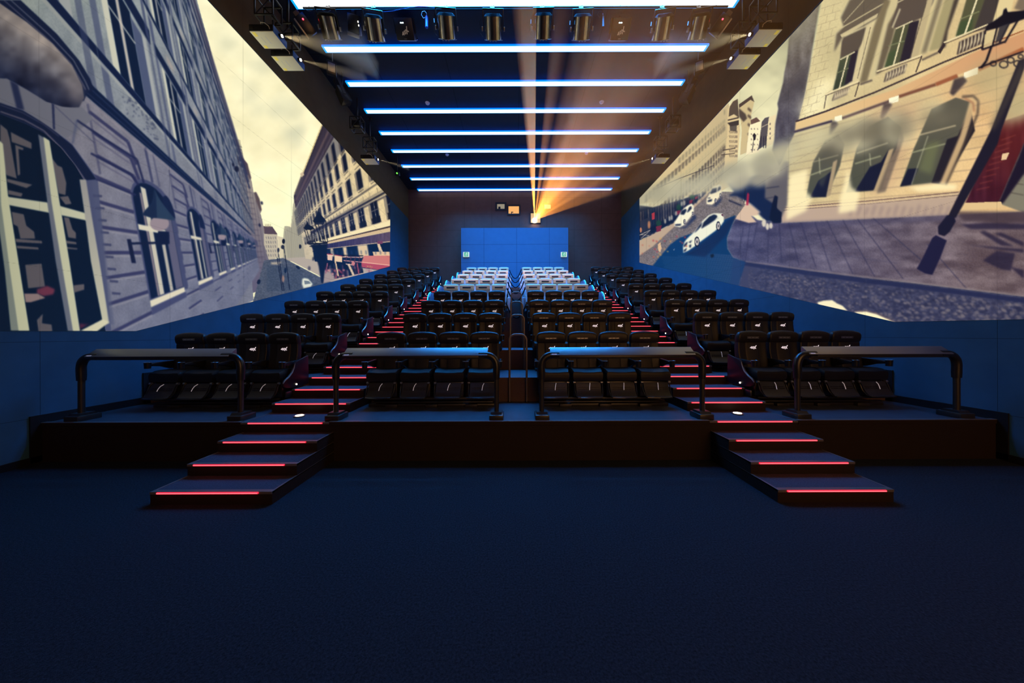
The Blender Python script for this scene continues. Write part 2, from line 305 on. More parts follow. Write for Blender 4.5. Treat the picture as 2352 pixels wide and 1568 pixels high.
def paint_right():
    c = Canvas(1460, -560, 2800, 770)
    W = [(1460,-560),(2800,-560),(2800,770),(1460,770)]
    c.poly(W, (196,198,158), col2=(240,238,206), g=((1700,60),(1760,300)))
    n = c.noise(60,40,21)*.6+c.noise(20,14,22)*.4-.5
    c.tint(W, n, .12)
    # ---- distant houses ----
    hs = (226,206,156)
    c.poly([(1460,470),(1460,440),(1560,352),(1674,236),(1676,250),(1672,300),(1664,380),(1655,440)], hs, col2=(214,194,150), g=((1500,430),(1670,300)))
    bx = lambda t, r: (1668-t*200, 262+r+t*t*40+t*(120 if r < 60 else 132))
    for r, h, cc in ((0,12,(150,140,110)),(22,10,(170,158,124)),(38,11,(120,112,96)),(60,26,(206,192,150)),(82,13,(56,48,52)),(98,12,(60,50,58)),(118,9,(84,70,76)),(136,12,(50,44,60))):
        for i in range(26):
            t = (i+.2)/26.*(.25+.75*1); t = t**1.25
            x = 1664-t*190; y = 252+r*(1+t*.25)+t*155
            w = 2.0+t*6; hh = h*(1+t*.6)
            edge = 455+(1469-x)*1.06
            if y < edge+3: continue
            c.poly([(x,y),(x+w,y-w*.5),(x+w*.8,y+hh-w*.5),(x-w*.1,y+hh)], cc, .85, .4)
    for r in (34,78,112,130,150): 
        c.line([(1665,252+r),(1600,252+r*1.15+58),(1500,252+r*1.25+140)], 1.6, (150,128,96), .8, .4)
    c.line([(1640,380),(1560,410),(1500,436)], 1.4, (70,54,60), .9)
    c.poly([(1672,250),(1683,232),(1695,228),(1698,262),(1700,300),(1690,420),(1655,440),(1664,380),(1671,300)], (232,208,160))
    c.poly([(1676,246),(1684,233),(1695,227),(1697,270),(1686,262),(1674,268)], (104,90,78)); c.line([(1672,276),(1697,270)],3,(90,76,70)); 
    c.poly([(1671,282),(1697,276),(1697,287),(1678,291)], (72,66,64)); c.poly([(1676,290),(1693,287),(1692,302),(1677,300)], (100,92,86),.9)
    c.poly([(1697,240),(1727,219),(1733,233),(1726,262),(1724,300),(1716,350),(1700,356),(1704,300)], (222,200,150)); c.poly([(1697,240),(1727,219),(1733,234),(1724,229),(1698,248)], (92,76,70))
    c.poly([(1697,248),(1713,262),(1716,272),(1708,280),(1698,268)], (84,70,66), .9, .6)
    for y in (246,262,282,304,322,338): c.poly([(1719,y),(1726,y+6),(1725,y+12),(1717,y+5)], (96,76,66), .85, .4)
    for j in range(6):
        for i in range(6): c.line([(1676+i*3.4, 300+j*11),(1677+i*3.2, 306+j*11)], 1.5, (96,76,70), .85)
    c.line([(1660,345),(1690,340)],2,(90,72,64)); c.line([(1655,356),(1688,352)],1.6,(90,72,64))
    c.poly([(1724,284),(1745,272),(1750,280),(1744,350),(1714,356),(1720,300)], (252,240,212)); c.poly([(1724,276),(1738,269),(1747,278),(1725,286)], (132,96,84))
    for j in range(5):
        for i in range(3): c.line([(1726+i*7, 294+j*12),(1726.5+i*7, 298+j*12)], 2, (140,116,110), .8)
    c.poly([(1750,280),(1757,271),(1767,268),(1763,330),(1740,345),(1744,330)], (104,98,104)); c.poly([(1766,270),(1783,262),(1785,300),(1776,330),(1760,338)], (240,224,188))
    c.line([(1750,292),(1765,284)],1.5,(220,200,170)); 
    for x in (1748,1755,1760): c.line([(x,312),(x-1,340)], 2.2, (40,38,62), .9)
    for j in range(4): c.line([(1770,282+j*11),(1769,287+j*11)],2.4,(120,100,100),.8)
    c.poly([(1729,310),(1733,305),(1737,310),(1735,322),(1731,322)], (30,26,40)); c.line([(1733,306),(1728,350)], 1.6, (40,36,52))
    # ---- shaded flank and sunlit palace ----
    c.poly([(1895,-60),(1862,-60),(1820,60),(1812,92),(1808,140),(1802,165),(1799,190),(1792,215),(1786,238),(1788,250),(1781,285),(1779,320),(1774,345),(1790,380),(1830,330)], (150,142,122), soft=1, col2=(96,94,112), g=((1850,20),(1810,270)))
    c.tint([(1895,-60),(1812,92),(1779,320),(1830,330)], c.noise(12,26,24)*.7+c.noise(3,3,25)*.3-.5, .2, 2)
    c.poly([(1850,140),(1862,140),(1850,200),(1820,240),(1812,200)], (84,80,92), .5, 10)
    c.poly([(1860,60),(1800,120),(1780,100),(1850,-40)], (176,170,140), .5, 16)
    pal = [(1899,-560),(2800,-560),(2800,510),(2352,486),(2177,494),(1795,511),(1782,420),(1800,360),(1828,300),(1850,215),(1870,110),(1888,0)]
    c.poly(pal, (222,208,160), soft=.8, col2=(246,204,146), g=((1950,120),(2300,330)))
    c.poly([(2150,200),(2352,120),(2800,100),(2800,420),(2352,300),(2200,300)], (244,186,128), .45, 24)
    c.poly([(1835,250),(1880,190),(1920,180),(1900,250),(1850,290)], (255,250,216), .8, 14)
    c.tint(pal, c.noise(50,34,26)*.7+c.noise(2.5,2.5,27)*.3-.5, .10)
    jn = (176,150,112)
    for i in range(14):
        y = 20+i*19; x0 = 1886-i*4.2; c.line([(x0,y),(x0+48,y-15)], 1.1, jn, .45)
        for j in range(2): c.line([(x0+10+j*20+(i%2)*9, y-4-j*6),(x0+6+j*20+(i%2)*9, y+14-j*6)], 1.1, jn, .4)
    sh = (112,100,86)
    # pediment shadow and windows of the piano nobile
    c.poly([(1916,120),(1922,78),(1938,62),(1932,40),(1952,0),(2032,-40),(2040,0),(2018,40),(1985,60),(1940,78)], sh, .9, 1.5)
    c.line([(1930,66),(2030,8)], 2.4, (222,206,160), .9); c.line([(1938,52),(1985,0)], 1.6, (214,200,156), .9); c.poly([(1930,80),(2018,30),(2014,40),(1934,86)], (226,210,164), .9)
    c.poly([(1934,95),(1938,86),(1998,58),(1994,72),(1972,115),(1964,120),(1930,134)], (104,92,82), .95, 1)
    c.poly([(1914,210),(1930,134),(1964,118),(1948,192)], (92,104,74), soft=.6, col2=(70,84,70), g=((1940,140),(1920,200)))
    c.poly([(1914,210),(1920,185),(1945,172),(1940,196)], (70,88,62), .9, 2); c.poly([(1940,196),(1956,122),(1972,114),(1958,186)], (44,40,66), soft=.8); c.line([(1928,204),(1948,128)], 3, (232,222,190)); c.line([(1930,137),(1964,119)], 2.6, (226,214,176)); c.line([(1922,168),(1950,156)],2,(150,156,110),.8)
    c.poly([(1958,186),(1990,60),(2006,52),(1976,180)], (226,210,166), soft=.8); c.line([(1970,180),(2000,62)], 1.6, (120,104,84), .8)
    c.poly([(1974,192),(2008,60),(2032,0),(2046,0),(1992,186)], (150,134,98), soft=2); c.poly([(1998,186),(2040,20),(2066,-10),(2036,60),(2014,170)], (220,206,160), soft=3)
    c.poly([(2012,172),(2040,56),(2060,20),(2066,26),(2050,90),(2026,164)], (120,106,84), .9, 2)
    c.poly([(2046,60),(2062,10),(2072,-60),(2160,-100),(2150,0),(2120,40),(2096,50),(2060,66)], (112,98,88), soft=1.2); c.line([(2050,64),(2068,20)], 4, (222,208,168),.9,.6); c.line([(2062,6),(2120,-24)],2.4,(220,206,164),.9)
    c.poly([(2032,156),(2058,66),(2097,48),(2068,146)], (104,108,76), soft=.6); c.poly([(2032,156),(2042,122),(2060,112),(2052,150)], (82,110,66), .8, 2); c.poly([(2066,146),(2090,52),(2112,46),(2092,136)], (50,44,66), soft=1); c.line([(2052,152),(2078,56)], 3.4, (232,222,186)); c.line([(2058,66),(2097,48)], 2.6, (228,216,178)); c.line([(2040,106),(2078,94)],2.4,(150,160,112),.8)
    c.poly([(2092,136),(2130,0),(2146,-10),(2110,128)], (210,190,146), soft=1); c.line([(2090,136),(2128,6)], 2, (110,96,84), .8)
    c.poly([(2112,126),(2150,-20),(2180,-40),(2136,118)], (226,210,160), soft=2); c.poly([(2116,124),(2156,-6),(2168,-10),(2128,120)], (136,120,92), .8, 3)
    c.poly([(2134,118),(2170,0),(2200,-60),(2216,-50),(2160,112)], (190,176,124), soft=2); c.poly([(2160,112),(2192,0),(2206,-10),(2178,70),(2172,108)], (92,80,72), soft=1.6)
    c.poly([(2196,84),(2220,0),(2236,-60),(2290,-90),(2262,20),(2240,72)], (110,110,76), soft=.8); c.poly([(2196,84),(2206,50),(2236,40),(2232,74)], (80,108,66), .8, 2); c.poly([(2236,74),(2262,0),(2300,-20),(2290,20),(2280,62)], (88,78,76), soft=1.2); c.line([(2216,80),(2246,-6)], 4, (236,226,190)); c.line([(2206,44),(2250,26)],2.4,(160,166,110),.8)
    c.poly([(2276,64),(2310,-40),(2340,-50),(2320,40)], (236,216,164), soft=1.2); c.poly([(2330,20),(2352,-30),(2420,-60),(2400,40)], (130,112,96), .8, 2)
    # balustrades
    def balu(x0,y0,x1,y1,h,n):
        c.poly([(x0,y0),(x1,y1),(x1-6,y1+h),(x0-6,y0+h)], (60,44,50), .9, .5)
        for i in range(n):
            t = (i+.5)/n; x = x0+(x1-x0)*t; y = y0+(y1-y0)*t
            c.poly([(x-1.2,y),(x+1.6,y-.6),(x+2.4-1,y+h*.5),(x-.6-4,y+h),(x-3.4-3,y+h),(x-2.4-1,y+h*.5)], (238,220,180), .95, .3)
    balu(1917,215,1952,200,17,7); balu(2036,168,2084,146,21,7); balu(2204,96,2262,70,30,7)
    for q in ([(1896,216),(1974,186)],[(2014,164),(2118,126)],[(2168,98),(2270,56)]):
        c.line(q, 3, (240,224,184)); c.line([(q[0][0],q[0][1]+4),(q[1][0],q[1][1]+4)], 1.8, (120,96,80), .9)
    c.line([(1964,222),(1974,188)],2.5,(96,78,74)); c.line([(2104,166),(2118,128)],3,(96,78,74)); c.line([(1893,250),(1898,220)],2,(110,90,80)); c.line([(1976,194),(2004,184)],4,(96,80,76),.8,.6); c.line([(2118,138),(2156,120)],4,(100,84,76),.8,.6); c.poly([(2154,118),(2168,98),(2172,104),(2160,124)],(70,56,64))
    # belt course
    c.poly([(1828,279),(2060,204),(2256,112),(2352,74),(2800,-90),(2800,-30),(2352,118),(2200,172),(2060,224),(1826,302)], (244,208,150), soft=.5, col2=(238,170,118), g=((1900,260),(2300,120)))
    c.line([(1828,279),(1896,256),(2010,212),(2170,142),(2256,108)], 4, (82,64,70)); c.line([(2256,108),(2352,70)], 3, (200,110,60)); c.line([(1824,303),(1912,278)], 5, (66,52,84), 1, .6)
    c.line([(1934,272),(2044,232)], 6, (108,76,82), .9, .8); c.line([(2065,222),(2150,194)], 7, (156,92,66), .95, .8); c.line([(2150,194),(2200,174)], 9, (196,104,62), .95, .6); c.line([(2248,160),(2352,112)], 9, (214,110,56), .9, 1.2)
    for q in ([(1918,268),(1934,264),(1934,276),(1917,281)],[(2042,226),(2065,219),(2064,233),(2042,239)],[(2215,167),(2247,154),(2246,170),(2214,181)]): c.poly(q, (255,252,236))
    for q in ([(1910,280),(1920,278),(1926,285),(1908,310),(1904,308)],[(2030,238),(2044,236),(2050,240),(2028,275),(2022,270)],[(2192,182),(2214,176),(2222,186),(2190,220),(2182,214)]): c.poly(q, (74,62,72), .85, 2.5)
    # courses of the lower wall
    for i in range(12):
        y = 318+i*15.5; c.line([(1810-i*1.2,y),(2010,y-56+i*3.6),(2352,y-158+i*11.5)], 1.5, (150,118,98), .6, .5)
    c.poly([(1960,300),(2020,250),(2120,230),(2060,430),(2000,450)], (226,178,140), .5, 14)
    # ground-storey windows, their tops lost in smoke
    def win(g, dk, fr):
        c.poly(g, (118,112,94), soft=1, col2=(98,102,82), g=(g[2],g[0])); c.poly(dk, (36,36,70), soft=1); c.line(fr[0], 2.6, (196,200,150), .85, .6); c.line(fr[1], 2, (206,206,166), .8, .6)
    win([(1851,455),(1868,372),(1896,322),(1926,308),(1940,330),(1930,380),(1898,452)], [(1862,452),(1880,415),(1912,392),(1898,452)], ([(1862,402),(1912,384)],[(1882,362),(1884,400)]))
    c.line([(1868,372),(1926,356)], 2, (206,196,150), .7, .8); c.poly([(1898,452),(1914,372),(1924,366),(1908,448)], (196,170,130), soft=1)
    win([(1944,442),(1968,340),(1996,290),(2040,268),(2070,292),(2060,340),(2006,438)], [(1964,440),(1998,384),(2024,372),(2044,340),(2010,436)], ([(1964,376),(2024,358)],[(1998,352),(2000,380)]))
    c.line([(1968,352),(2040,328)], 2.4, (214,204,160), .8, .8); c.poly([(2006,440),(2042,345),(2054,340),(2026,436)], (206,176,132), soft=1); c.poly([(2014,444),(2058,330),(2070,290),(2076,320),(2034,440)], (92,80,78), .55, 2)
    win([(2068,428),(2100,340),(2140,250),(2196,224),(2236,236),(2226,300),(2180,400),(2142,420)], [(2068,428),(2086,388),(2110,386),(2094,424)], ([(2096,350),(2180,328)],[(2132,312),(2094,424)]))
    c.poly([(2140,420),(2176,320),(2200,312),(2230,250),(2240,300),(2168,424)], (56,46,56), soft=1.4); c.line([(2112,310),(2196,288)], 3, (226,206,160), .85, .8)
    c.poly([(2110,390),(2130,330),(2160,322),(2140,400)], (150,160,96), .5, 5); c.poly([(1880,420),(1890,400),(1904,396),(1890,430)], (120,130,96), .4, 3)
    c.poly([(2158,424),(2206,310),(2228,232),(2240,225),(2236,260),(2214,330),(2178,424)], (236,196,140), .9, 1.5); c.line([(2172,426),(2222,318),(2246,262),(2248,232),(2236,220),(2210,222)], 5, (96,78,64), .8, 2.4); c.line([(2216,226),(2236,236),(2238,256)], 4, (190,110,70), .7, 2)
    # plinth, sunlit patches
    c.poly([(1787,477),(2203,440),(2203,452),(1787,488)], (226,196,158), soft=.6); c.line([(1787,478),(2000,461),(2203,441)], 2, (130,92,84)); c.line([(1786,484),(2000,468),(2203,448)], 1.6, (110,80,84), .9)
    c.poly([(1786,486),(2203,450),(2177,495),(1795,512)], (206,178,160), soft=.6); 
    for i in range(14): c.line([(1960+i*17, 470+(i%3)*3),(1952+i*17, 496)], 5, (128,104,116), .4, 4)
    for q in ([(1808,470),(1814,402),(1856,388),(1852,440),(1866,452),(1852,484),(1806,506)],[(1930,454),(1948,388),(1956,430),(1976,444),(1966,484),(1926,490)],[(2086,430),(2130,424),(2160,420),(2200,424),(2195,436),(2110,440)]): c.poly(q, (255,244,204), .85, 4)
    c.poly([(2350,385),(2352,420),(2335,484),(2326,480)], (240,196,150))
    # red door, grey end wall
    c.poly([(2294,466),(2352,320),(2800,200),(2800,510),(2352,488),(2303,470)], (152,146,124), soft=.6); 
    for i in range(6): c.line([(2312-i*0,440-i*22),(2352,448-i*24)], 2, (96,84,76), .7, .6)
    c.poly([(2211,467),(2285,302),(2297,281),(2352,262),(2500,200),(2500,300),(2352,330),(2294,466)], (132,42,44), soft=.6, col2=(96,26,50), g=((2310,330),(2230,460)))
    c.tint([(2211,467),(2297,281),(2352,262),(2352,330),(2294,466)], c.noise(9,40,29)-.5, .08)
    for i in range(9):
        t = i/9.; x = 2300-t*64; y = 322+t*128; c.line([(x,y),(x+34-t*4,y-12+t*6)], 1.6, (190,92,74), .7, .5)
    c.poly([(2294,466),(2340,362),(2352,330),(2420,310),(2352,400),(2305,466)], (44,26,58), soft=2); c.poly([(2303,353),(2319,350),(2312,366),(2300,368)], (242,206,164)); c.poly([(2240,384),(2262,370),(2252,400),(2226,440)], (196,90,80), .45, 3)
    c.poly([(2206,470),(2278,308),(2290,290),(2280,330),(2216,470)], (246,206,150), soft=1)
    c.poly([(2196,482),(2208,466),(2300,463),(2304,476),(2200,485)], (240,204,150)); c.poly([(2297,281),(2352,262),(2352,235),(2310,250)], (150,92,70), .5, 8)
    # ---- pavement ----
    pv = [(1693,496),(1708,480),(1740,505),(1795,512),(2177,494),(2352,486),(2800,470),(2800,800),(2352,681),(2100,650),(1990,638),(1860,622),(1759,609),(1712,602),(1684,591),(1671,571),(1670,546),(1680,520)]
    c.poly(pv, (98,96,140), soft=.8, col2=(134,112,120), g=((1720,560),(2250,600)))
    c.tint(pv, c.noise(60,16,31)*.6+c.noise(24,9,32)*.4-.5, .26, 1); c.tint(pv, c.noise(2,2,33)-.5, .06)
    c.poly([(1790,514),(2177,496),(2190,506),(1990,512),(1800,528)], (70,66,110), .6, 5); c.poly([(2195,486),(2352,486),(2500,500),(2352,512),(2215,508)], (92,72,84), .8, 3)
    for x0,y0,x1,y1 in ((1740,512,1730,560),(1765,512,1764,602),(1790,514,1796,604),(1812,512,1836,610),(1840,511,1874,612),(1872,509,1910,622),(1900,507,1960,630),(1936,505,2010,636),(2006,501,2120,600),(2130,560,2220,662),(1970,503,2075,640),(1708,520,1696,590),(1725,500,1712,600)):
        c.line([(x0,y0),(x1,y1)], 1.6, (56,54,100), .75, .5)
    for q in ([(1680,545),(1760,536),(1900,536)],[(1672,566),(1760,562),(1860,560)],[(1860,580),(1960,590),(2060,604)]): c.line(q, 1.3, (74,72,116), .5, .6)
    c.poly([(1680,500),(1693,470),(1725,468),(1748,488),(1740,494),(1726,496),(1738,510),(1720,512)], (226,196,176), soft=1)
    # carriageway
    rd = [(1460,560),(1545,515),(1630,440),(1700,440),(1712,470),(1693,496),(1680,520),(1670,546),(1671,571),(1684,591),(1712,602),(1759,609),(1860,622),(1990,638),(2100,650),(2352,681),(2800,745),(2800,800),(1460,800)]
    c.poly(rd, (140,128,126)); cb = c.noise(1.7,1.7,35)*.7+c.noise(3.2,2.4,36)*.3-.5
    c.tint(rd, cb, .2)
    c.poly([(1740,606),(1990,638),(2100,650),(2352,681),(2800,742),(2800,800),(1680,800),(1700,600)], (78,80,120), soft=.8); cc = c.noise(6,4,37)*.55+c.noise(13,7,38)*.3+c.noise(2.5,2.5,39)*.15-.5
    c.tint([(1740,606),(1990,638),(2352,681),(2800,742),(2800,800),(1680,800)], cc, .18, col=(255,240,235))
    rr = np.random.RandomState(9)
    for _ in range(2200):
        u = rr.rand(); x = 1720+u*700; y0 = 622+(x-1740)*.125; y = y0+rr.rand()*(150 if x > 1900 else 60); s = 1.4+u*4.2
        c.ell(x, y, s*1.2, s*.75, (150,138,146) if rr.rand() < .5 else (58,60,100), .42, .5, rot=.3)
    c.line([(1700,603),(1759,612),(1860,627),(1990,645),(2100,658),(2352,690),(2800,752)], 10, (50,56,108), .95, 1.4)
    c.line([(1712,600),(1860,620),(2100,648),(2352,678)], 3, (160,144,150), .6, 1)
    sd = [(1498,612),(1515,590),(1531,572),(1539,562),(1561,546),(1595,534),(1620,520),(1665,504),(1690,494),(1680,520),(1670,546),(1671,571),(1684,591),(1712,602),(1700,640),(1690,700),(1460,700)]
    c.poly(sd, (6,70,138), soft=1.2)
    for j in range(16):
        for i in range(34):
            x = 1516+i*5.6+j*1.2+(j%2)*2.6; y = 574+j*4.6+i*.4
            if x > 1700 or y < 570 or (x < 1600 and y < 586): continue
            v = min(1, max(0, (x-1500)/180.))
            c.poly([(x,y),(x+3.9,y+.5),(x+3.6,y+3.3),(x-.3,y+2.8)], (96+int(v*30),120,160), .25+.4*v, .3)
    c.poly([(1685,592),(1712,602),(1700,640),(1690,700),(1672,700),(1680,620)], (44,76,140), .8, 2)
    c.poly([(1671,420),(1745,400),(1792,410),(1790,470),(1795,511),(1760,508),(1742,490),(1748,488),(1725,468),(1693,450),(1674,450),(1686,440)], (26,44,96), soft=2.5)
    c.poly([(1758,405),(1788,400),(1800,370),(1812,370),(1808,470),(1795,500),(1780,470),(1757,455)], (120,114,120), soft=1.5); c.line([(1760,432),(1790,428)],2.4,(60,60,90),.8,.6); c.line([(1757,456),(1782,452)],2,(60,60,90),.7,.6)
    c.line([(1674,460),(1704,472)], 3, (40,44,80), .9, .5); c.line([(1682,456),(1708,466)], 2, (190,172,150), .8, .4)
    c.poly([(1714,471),(1716,448),(1718,441),(1721,446),(1720,460),(1719,471)], (224,30,70), soft=.4); c.line([(1712,432),(1710,466)],1.6,(24,26,50))
    c.poly([(1773,470),(1780,448),(1787,452),(1784,478),(1796,488),(1794,512),(1776,512),(1768,500)], (20,24,60), soft=1.2)
    for q in ((1755,512,5,9),(1763,520,4,8),(1771,518,4,7)): c.ell(*q, (216,210,206), 1, .6)
    # far pavement, shop fronts, planters
    c.poly([(1460,590),(1460,558),(1500,538),(1548,512),(1560,500),(1628,440),(1624,450),(1550,520),(1500,566),(1469,587)], (206,178,150)); c.line([(1469,588),(1500,567),(1550,521),(1626,448)], 2, (150,130,120), .9, .4)
    c.poly([(1460,545),(1460,470),(1500,476),(1560,460),(1620,440),(1620,446),(1560,498),(1545,512),(1500,536),(1469,552)], (18,30,70), soft=.6)
    for i in range(26):
        t = i/26.; x = 1472+t*150; y = 486-t*46; h = 46-t*30
        c.line([(x,y),(x+1,y+h)], 1.1+rr.rand()*1.6, [(150,130,120),(60,84,110),(214,190,160),(90,60,80)][rr.randint(4)], .8, .3)
    c.poly([(1470,508),(1493,498),(1494,540),(1470,548)], (60,66,90), .9); c.poly([(1497,490),(1504,487),(1504,503),(1498,505)], (214,60,70)); c.ell(1491,516,3,9,(236,150,90),.9,.4); c.ell(1472,528,2.5,6,(240,150,100),.9)
    c.line([(1469,540),(1494,528)],1.2,(206,196,190)); c.line([(1472,548),(1492,530)],1,(206,196,190)); c.line([(1472,538),(1492,541)],1,(206,196,190))
    for q in ((1513,513,6,8),(1559,476,5,7),(1590,452,5,5)): c.ell(*q, (40,92,60), 1, .6)
    for q in ([(1507,520),(1520,517),(1518,530),(1508,533)],[(1555,484),(1564,482),(1562,490),(1555,494)],[(1584,460),(1592,458),(1590,466),(1583,468)],[(1597,452),(1604,450),(1602,456),(1597,458)]): c.poly(q, (150,40,66))
    for q in ((1528,508),(1538,502),(1543,500),(1553,490),(1566,468),(1572,466),(1610,446)): c.ell(q[0],q[1],2.6,6,(210,206,190),.8,.5)
    # cars
    def car(body, win, wheels, sh, col=(240,240,228)):
        c.poly(sh, (24,44,100), .8, 1.5); c.poly(body, col, 1, .3)
        for q in win: c.poly(q, (30,40,70), 1, .3)
        for x, y, rx, ry in wheels: c.ell(x,y,rx,ry,(20,24,50)); c.ell(x+.3,y,rx*.72,ry*.72,(196,190,196)); c.ell(x+.3,y,rx*.25,ry*.25,(60,60,80))
    car([(1569.5,581),(1569,566),(1572,556),(1577,549),(1595,532),(1604,520),(1614,507),(1628,494),(1640,489.5),(1659,490),(1663,500),(1663,508),(1657,517),(1642,531),(1609,555),(1594,567),(1582,575)],
        [[(1595,535),(1606,518),(1613,510),(1611,519),(1600,531)],[(1611,525),(1616,511),(1630,497),(1640,492.5),(1646,494),(1648,498),(1641,506),(1628,515)],[(1571,563),(1576,557),(1580,555),(1577,563),(1571,568)],[(1582,556),(1590,551),(1586,558)],[(1571,574),(1578,569),(1576,575),(1571,579)],[(1583,563),(1588,561),(1587,568),(1584,569)]],
        [(1601,555,6,12),(1650,519,5,11)], [(1575,584),(1610,560),(1650,530),(1672,505),(1690,498),(1668,540),(1620,590)], (232,238,232))
    c.poly([(1656,493),(1661,491),(1661,497)], (110,30,60)); c.line([(1617,520),(1652,500)],.8,(150,160,170),.6)
    car([(1549,519),(1550,509),(1558,496),(1564,486),(1572,477),(1580,471),(1589,467),(1593,471),(1594,485),(1589,495),(1572,516),(1562,522)], [[(1563,492),(1566,484),(1576,479),(1577,484),(1571,493)],[(1578,488),(1583,476),(1588,473),(1589,479),(1582,486)],[(1551,515),(1565,514),(1563,518),(1551,518)]], [(1572.5,509,2.6,6),(1591,492,2.2,6)], [(1552,523),(1575,520),(1596,492),(1600,500),(1575,524)])
    car([(1623,469),(1623,456),(1630,445),(1636,432),(1641,427),(1652,423),(1657,426),(1658,443),(1652,453),(1642,465),(1636,470)], [[(1631,444),(1636,433),(1647,431),(1646,441),(1634,445)],[(1648,440),(1650,430),(1655,427),(1656,434)],[(1626,460),(1636,457),(1635,462),(1626,464)],[(1624,455),(1632,453),(1631,456)]], [(1644,461,2.4,6),(1655,448,2,5)], [(1622,472),(1640,472),(1660,450),(1656,462),(1644,474)], (244,236,214))
    for _ in range(26): c.ell(1470+rr.rand()*110, 540+rr.rand()*55, 1.3+rr.rand(), 1.2+rr.rand(), [(230,60,60),(240,180,70),(236,110,70)][rr.randint(3)], .9, .3)
    c.poly([(1511,562),(1517,556),(1520,570),(1516,580),(1512,574)], (238,196,150)); c.poly([(1632,585),(1639,583),(1640,589),(1634,592)], (14,10,20), 1, .4); c.poly([(1547,574),(1550,571),(1548,575)], (200,214,230))
    # smoke along the street
    sm = (196,192,166)
    c.poly([(1460,440),(1500,430),(1560,420),(1640,392),(1700,372),(1790,330),(1850,300),(1800,400),(1740,420),(1680,430),(1600,445),(1540,462),(1460,478)], sm, .75, 12)
    blobs(c, [(1470,456),(1560,432),(1640,410),(1700,400),(1760,380),(1800,350)], 10, 24, 46, sm, .5, 12, 7)
    blobs(c, [(1700,420),(1760,404),(1800,390)], 8, 18, 16, (178,172,150), .5, 13, 6)
    blobs(c, [(1800,350),(1880,320),(1940,320),(2010,300),(2060,290),(2160,240)], 14, 30, 40, (214,206,168), .34, 14, 10)
    blobs(c, [(1890,330),(2030,300),(2180,260)], 14, 30, 18, (140,130,104), .28, 15, 9)
    blobs(c, [(2290,140),(2330,230),(2352,250)], 20, 50, 14, (206,190,140), .3, 16, 14)
    # street lamp: lantern and post
    bk = (26,22,44)
    c.poly([(2268,58),(2290,44),(2303,34),(2306,22),(2312,18),(2315,28),(2352,24),(2420,10),(2352,44),(2300,62),(2262,72)], bk, soft=.8)
    for q in ([(2264,70),(2256,114)],[(2292,58),(2280,106)],[(2346,34),(2308,98)],[(2256,114),(2308,96)],[(2320,50),(2296,98)]): c.line(q, 4, bk, 1, .4)
    c.poly([(2262,80),(2288,66),(2278,104),(2260,110)], (226,206,156), .8); c.poly([(2296,62),(2320,52),(2300,92),(2286,100)], (70,66,76), .9,.6)
    c.line([(2278,106),(2266,140),(2254,156)], 5, bk, 1, .5); c.line([(2248,156),(2290,140),(2352,118)], 3.4, bk, 1, .4)
    for x, y, r in ((2282,146,7),(2306,148,10),(2322,138,8),(2338,146,9),(2345,130,6)):
        for t in range(10): 
            a = t/10*6.28; b = (t+1)/10*6.28; c.line([(x+r*np.cos(a),y+r*.8*np.sin(a)),(x+r*np.cos(b),y+r*.8*np.sin(b))], 2.4, bk, 1, .3)
    c.poly([(2360,130),(2352,160),(2300,300),(2292,330),(2196,500),(2176,500),(2276,300),(2340,140)], (44,36,60), soft=.8)
    c.poly([(2352,120),(2340,150),(2290,262),(2272,290),(2284,300),(2352,170)], (120,108,84), .55, 6)
    c.poly([(2192,498),(2196,508),(2182,532),(2170,542),(2156,538),(2155,520),(2176,494)], (38,32,66), soft=.6)
    c.poly([(2142,546),(2150,540),(2175,552),(2160,592),(2142,631),(2126,628),(2106,617),(2118,596)], (42,36,84), soft=.8)
    for q in ([(2207,515),(2260,512),(2352,514),(2500,516),(2500,528),(2352,526),(2230,526)],[(2250,532),(2262,530),(2330,566),(2300,564)],[(2285,536),(2300,534),(2352,556),(2352,566)],[(2222,562),(2352,572),(2352,580),(2260,568)],[(2258,598),(2290,576),(2332,582),(2322,622),(2300,618)],[(2320,612),(2352,620),(2352,640)]):
        c.poly(q, (52,42,78), .75, 2.5)
    # bonnet of the white car at the lower edge
    c.poly([(1878,694),(1892,690),(1912,689),(1922,696),(1936,702),(1948,714),(1880,702)], (246,240,214), soft=.6)
    c.poly([(1962,716),(1990,715),(2014,721),(2036,731),(2060,742),(2000,742)], (250,244,214), soft=.6); c.line([(1964,715),(1992,714),(2016,720),(2054,738)], 1.6, (176,130,110), .8, .4)
    grade(c, .14, (1.0,.985,.95), .3)
    return c
import bpy, bmesh, math, random
from mathutils import Vector, Matrix
random.seed(11)
PI = math.pi
sc = bpy.context.scene
COL = sc.collection
# ------------------------------------------------------------------ camera numbers
F, VPX, VPY, RHO = 720.0, 1181.0, 768.0, math.radians(0.2)
CX, CZ = -0.075, 1.94
WL, WR = -7.37, 7.36            # side walls
ZC = CZ+10.05                   # ceiling
YB = 21.7                       # back wall
YF = -5.2                       # front wall, behind the viewer
def ray(px, py):
    u, v = (px-VPX)/F, (VPY-py)/F
    return (u*math.cos(RHO)+v*math.sin(RHO), -u*math.sin(RHO)+v*math.cos(RHO))
def P(px, py, Y):
    a, b = ray(px, py); return Vector((CX+a*Y, Y, CZ+b*Y))
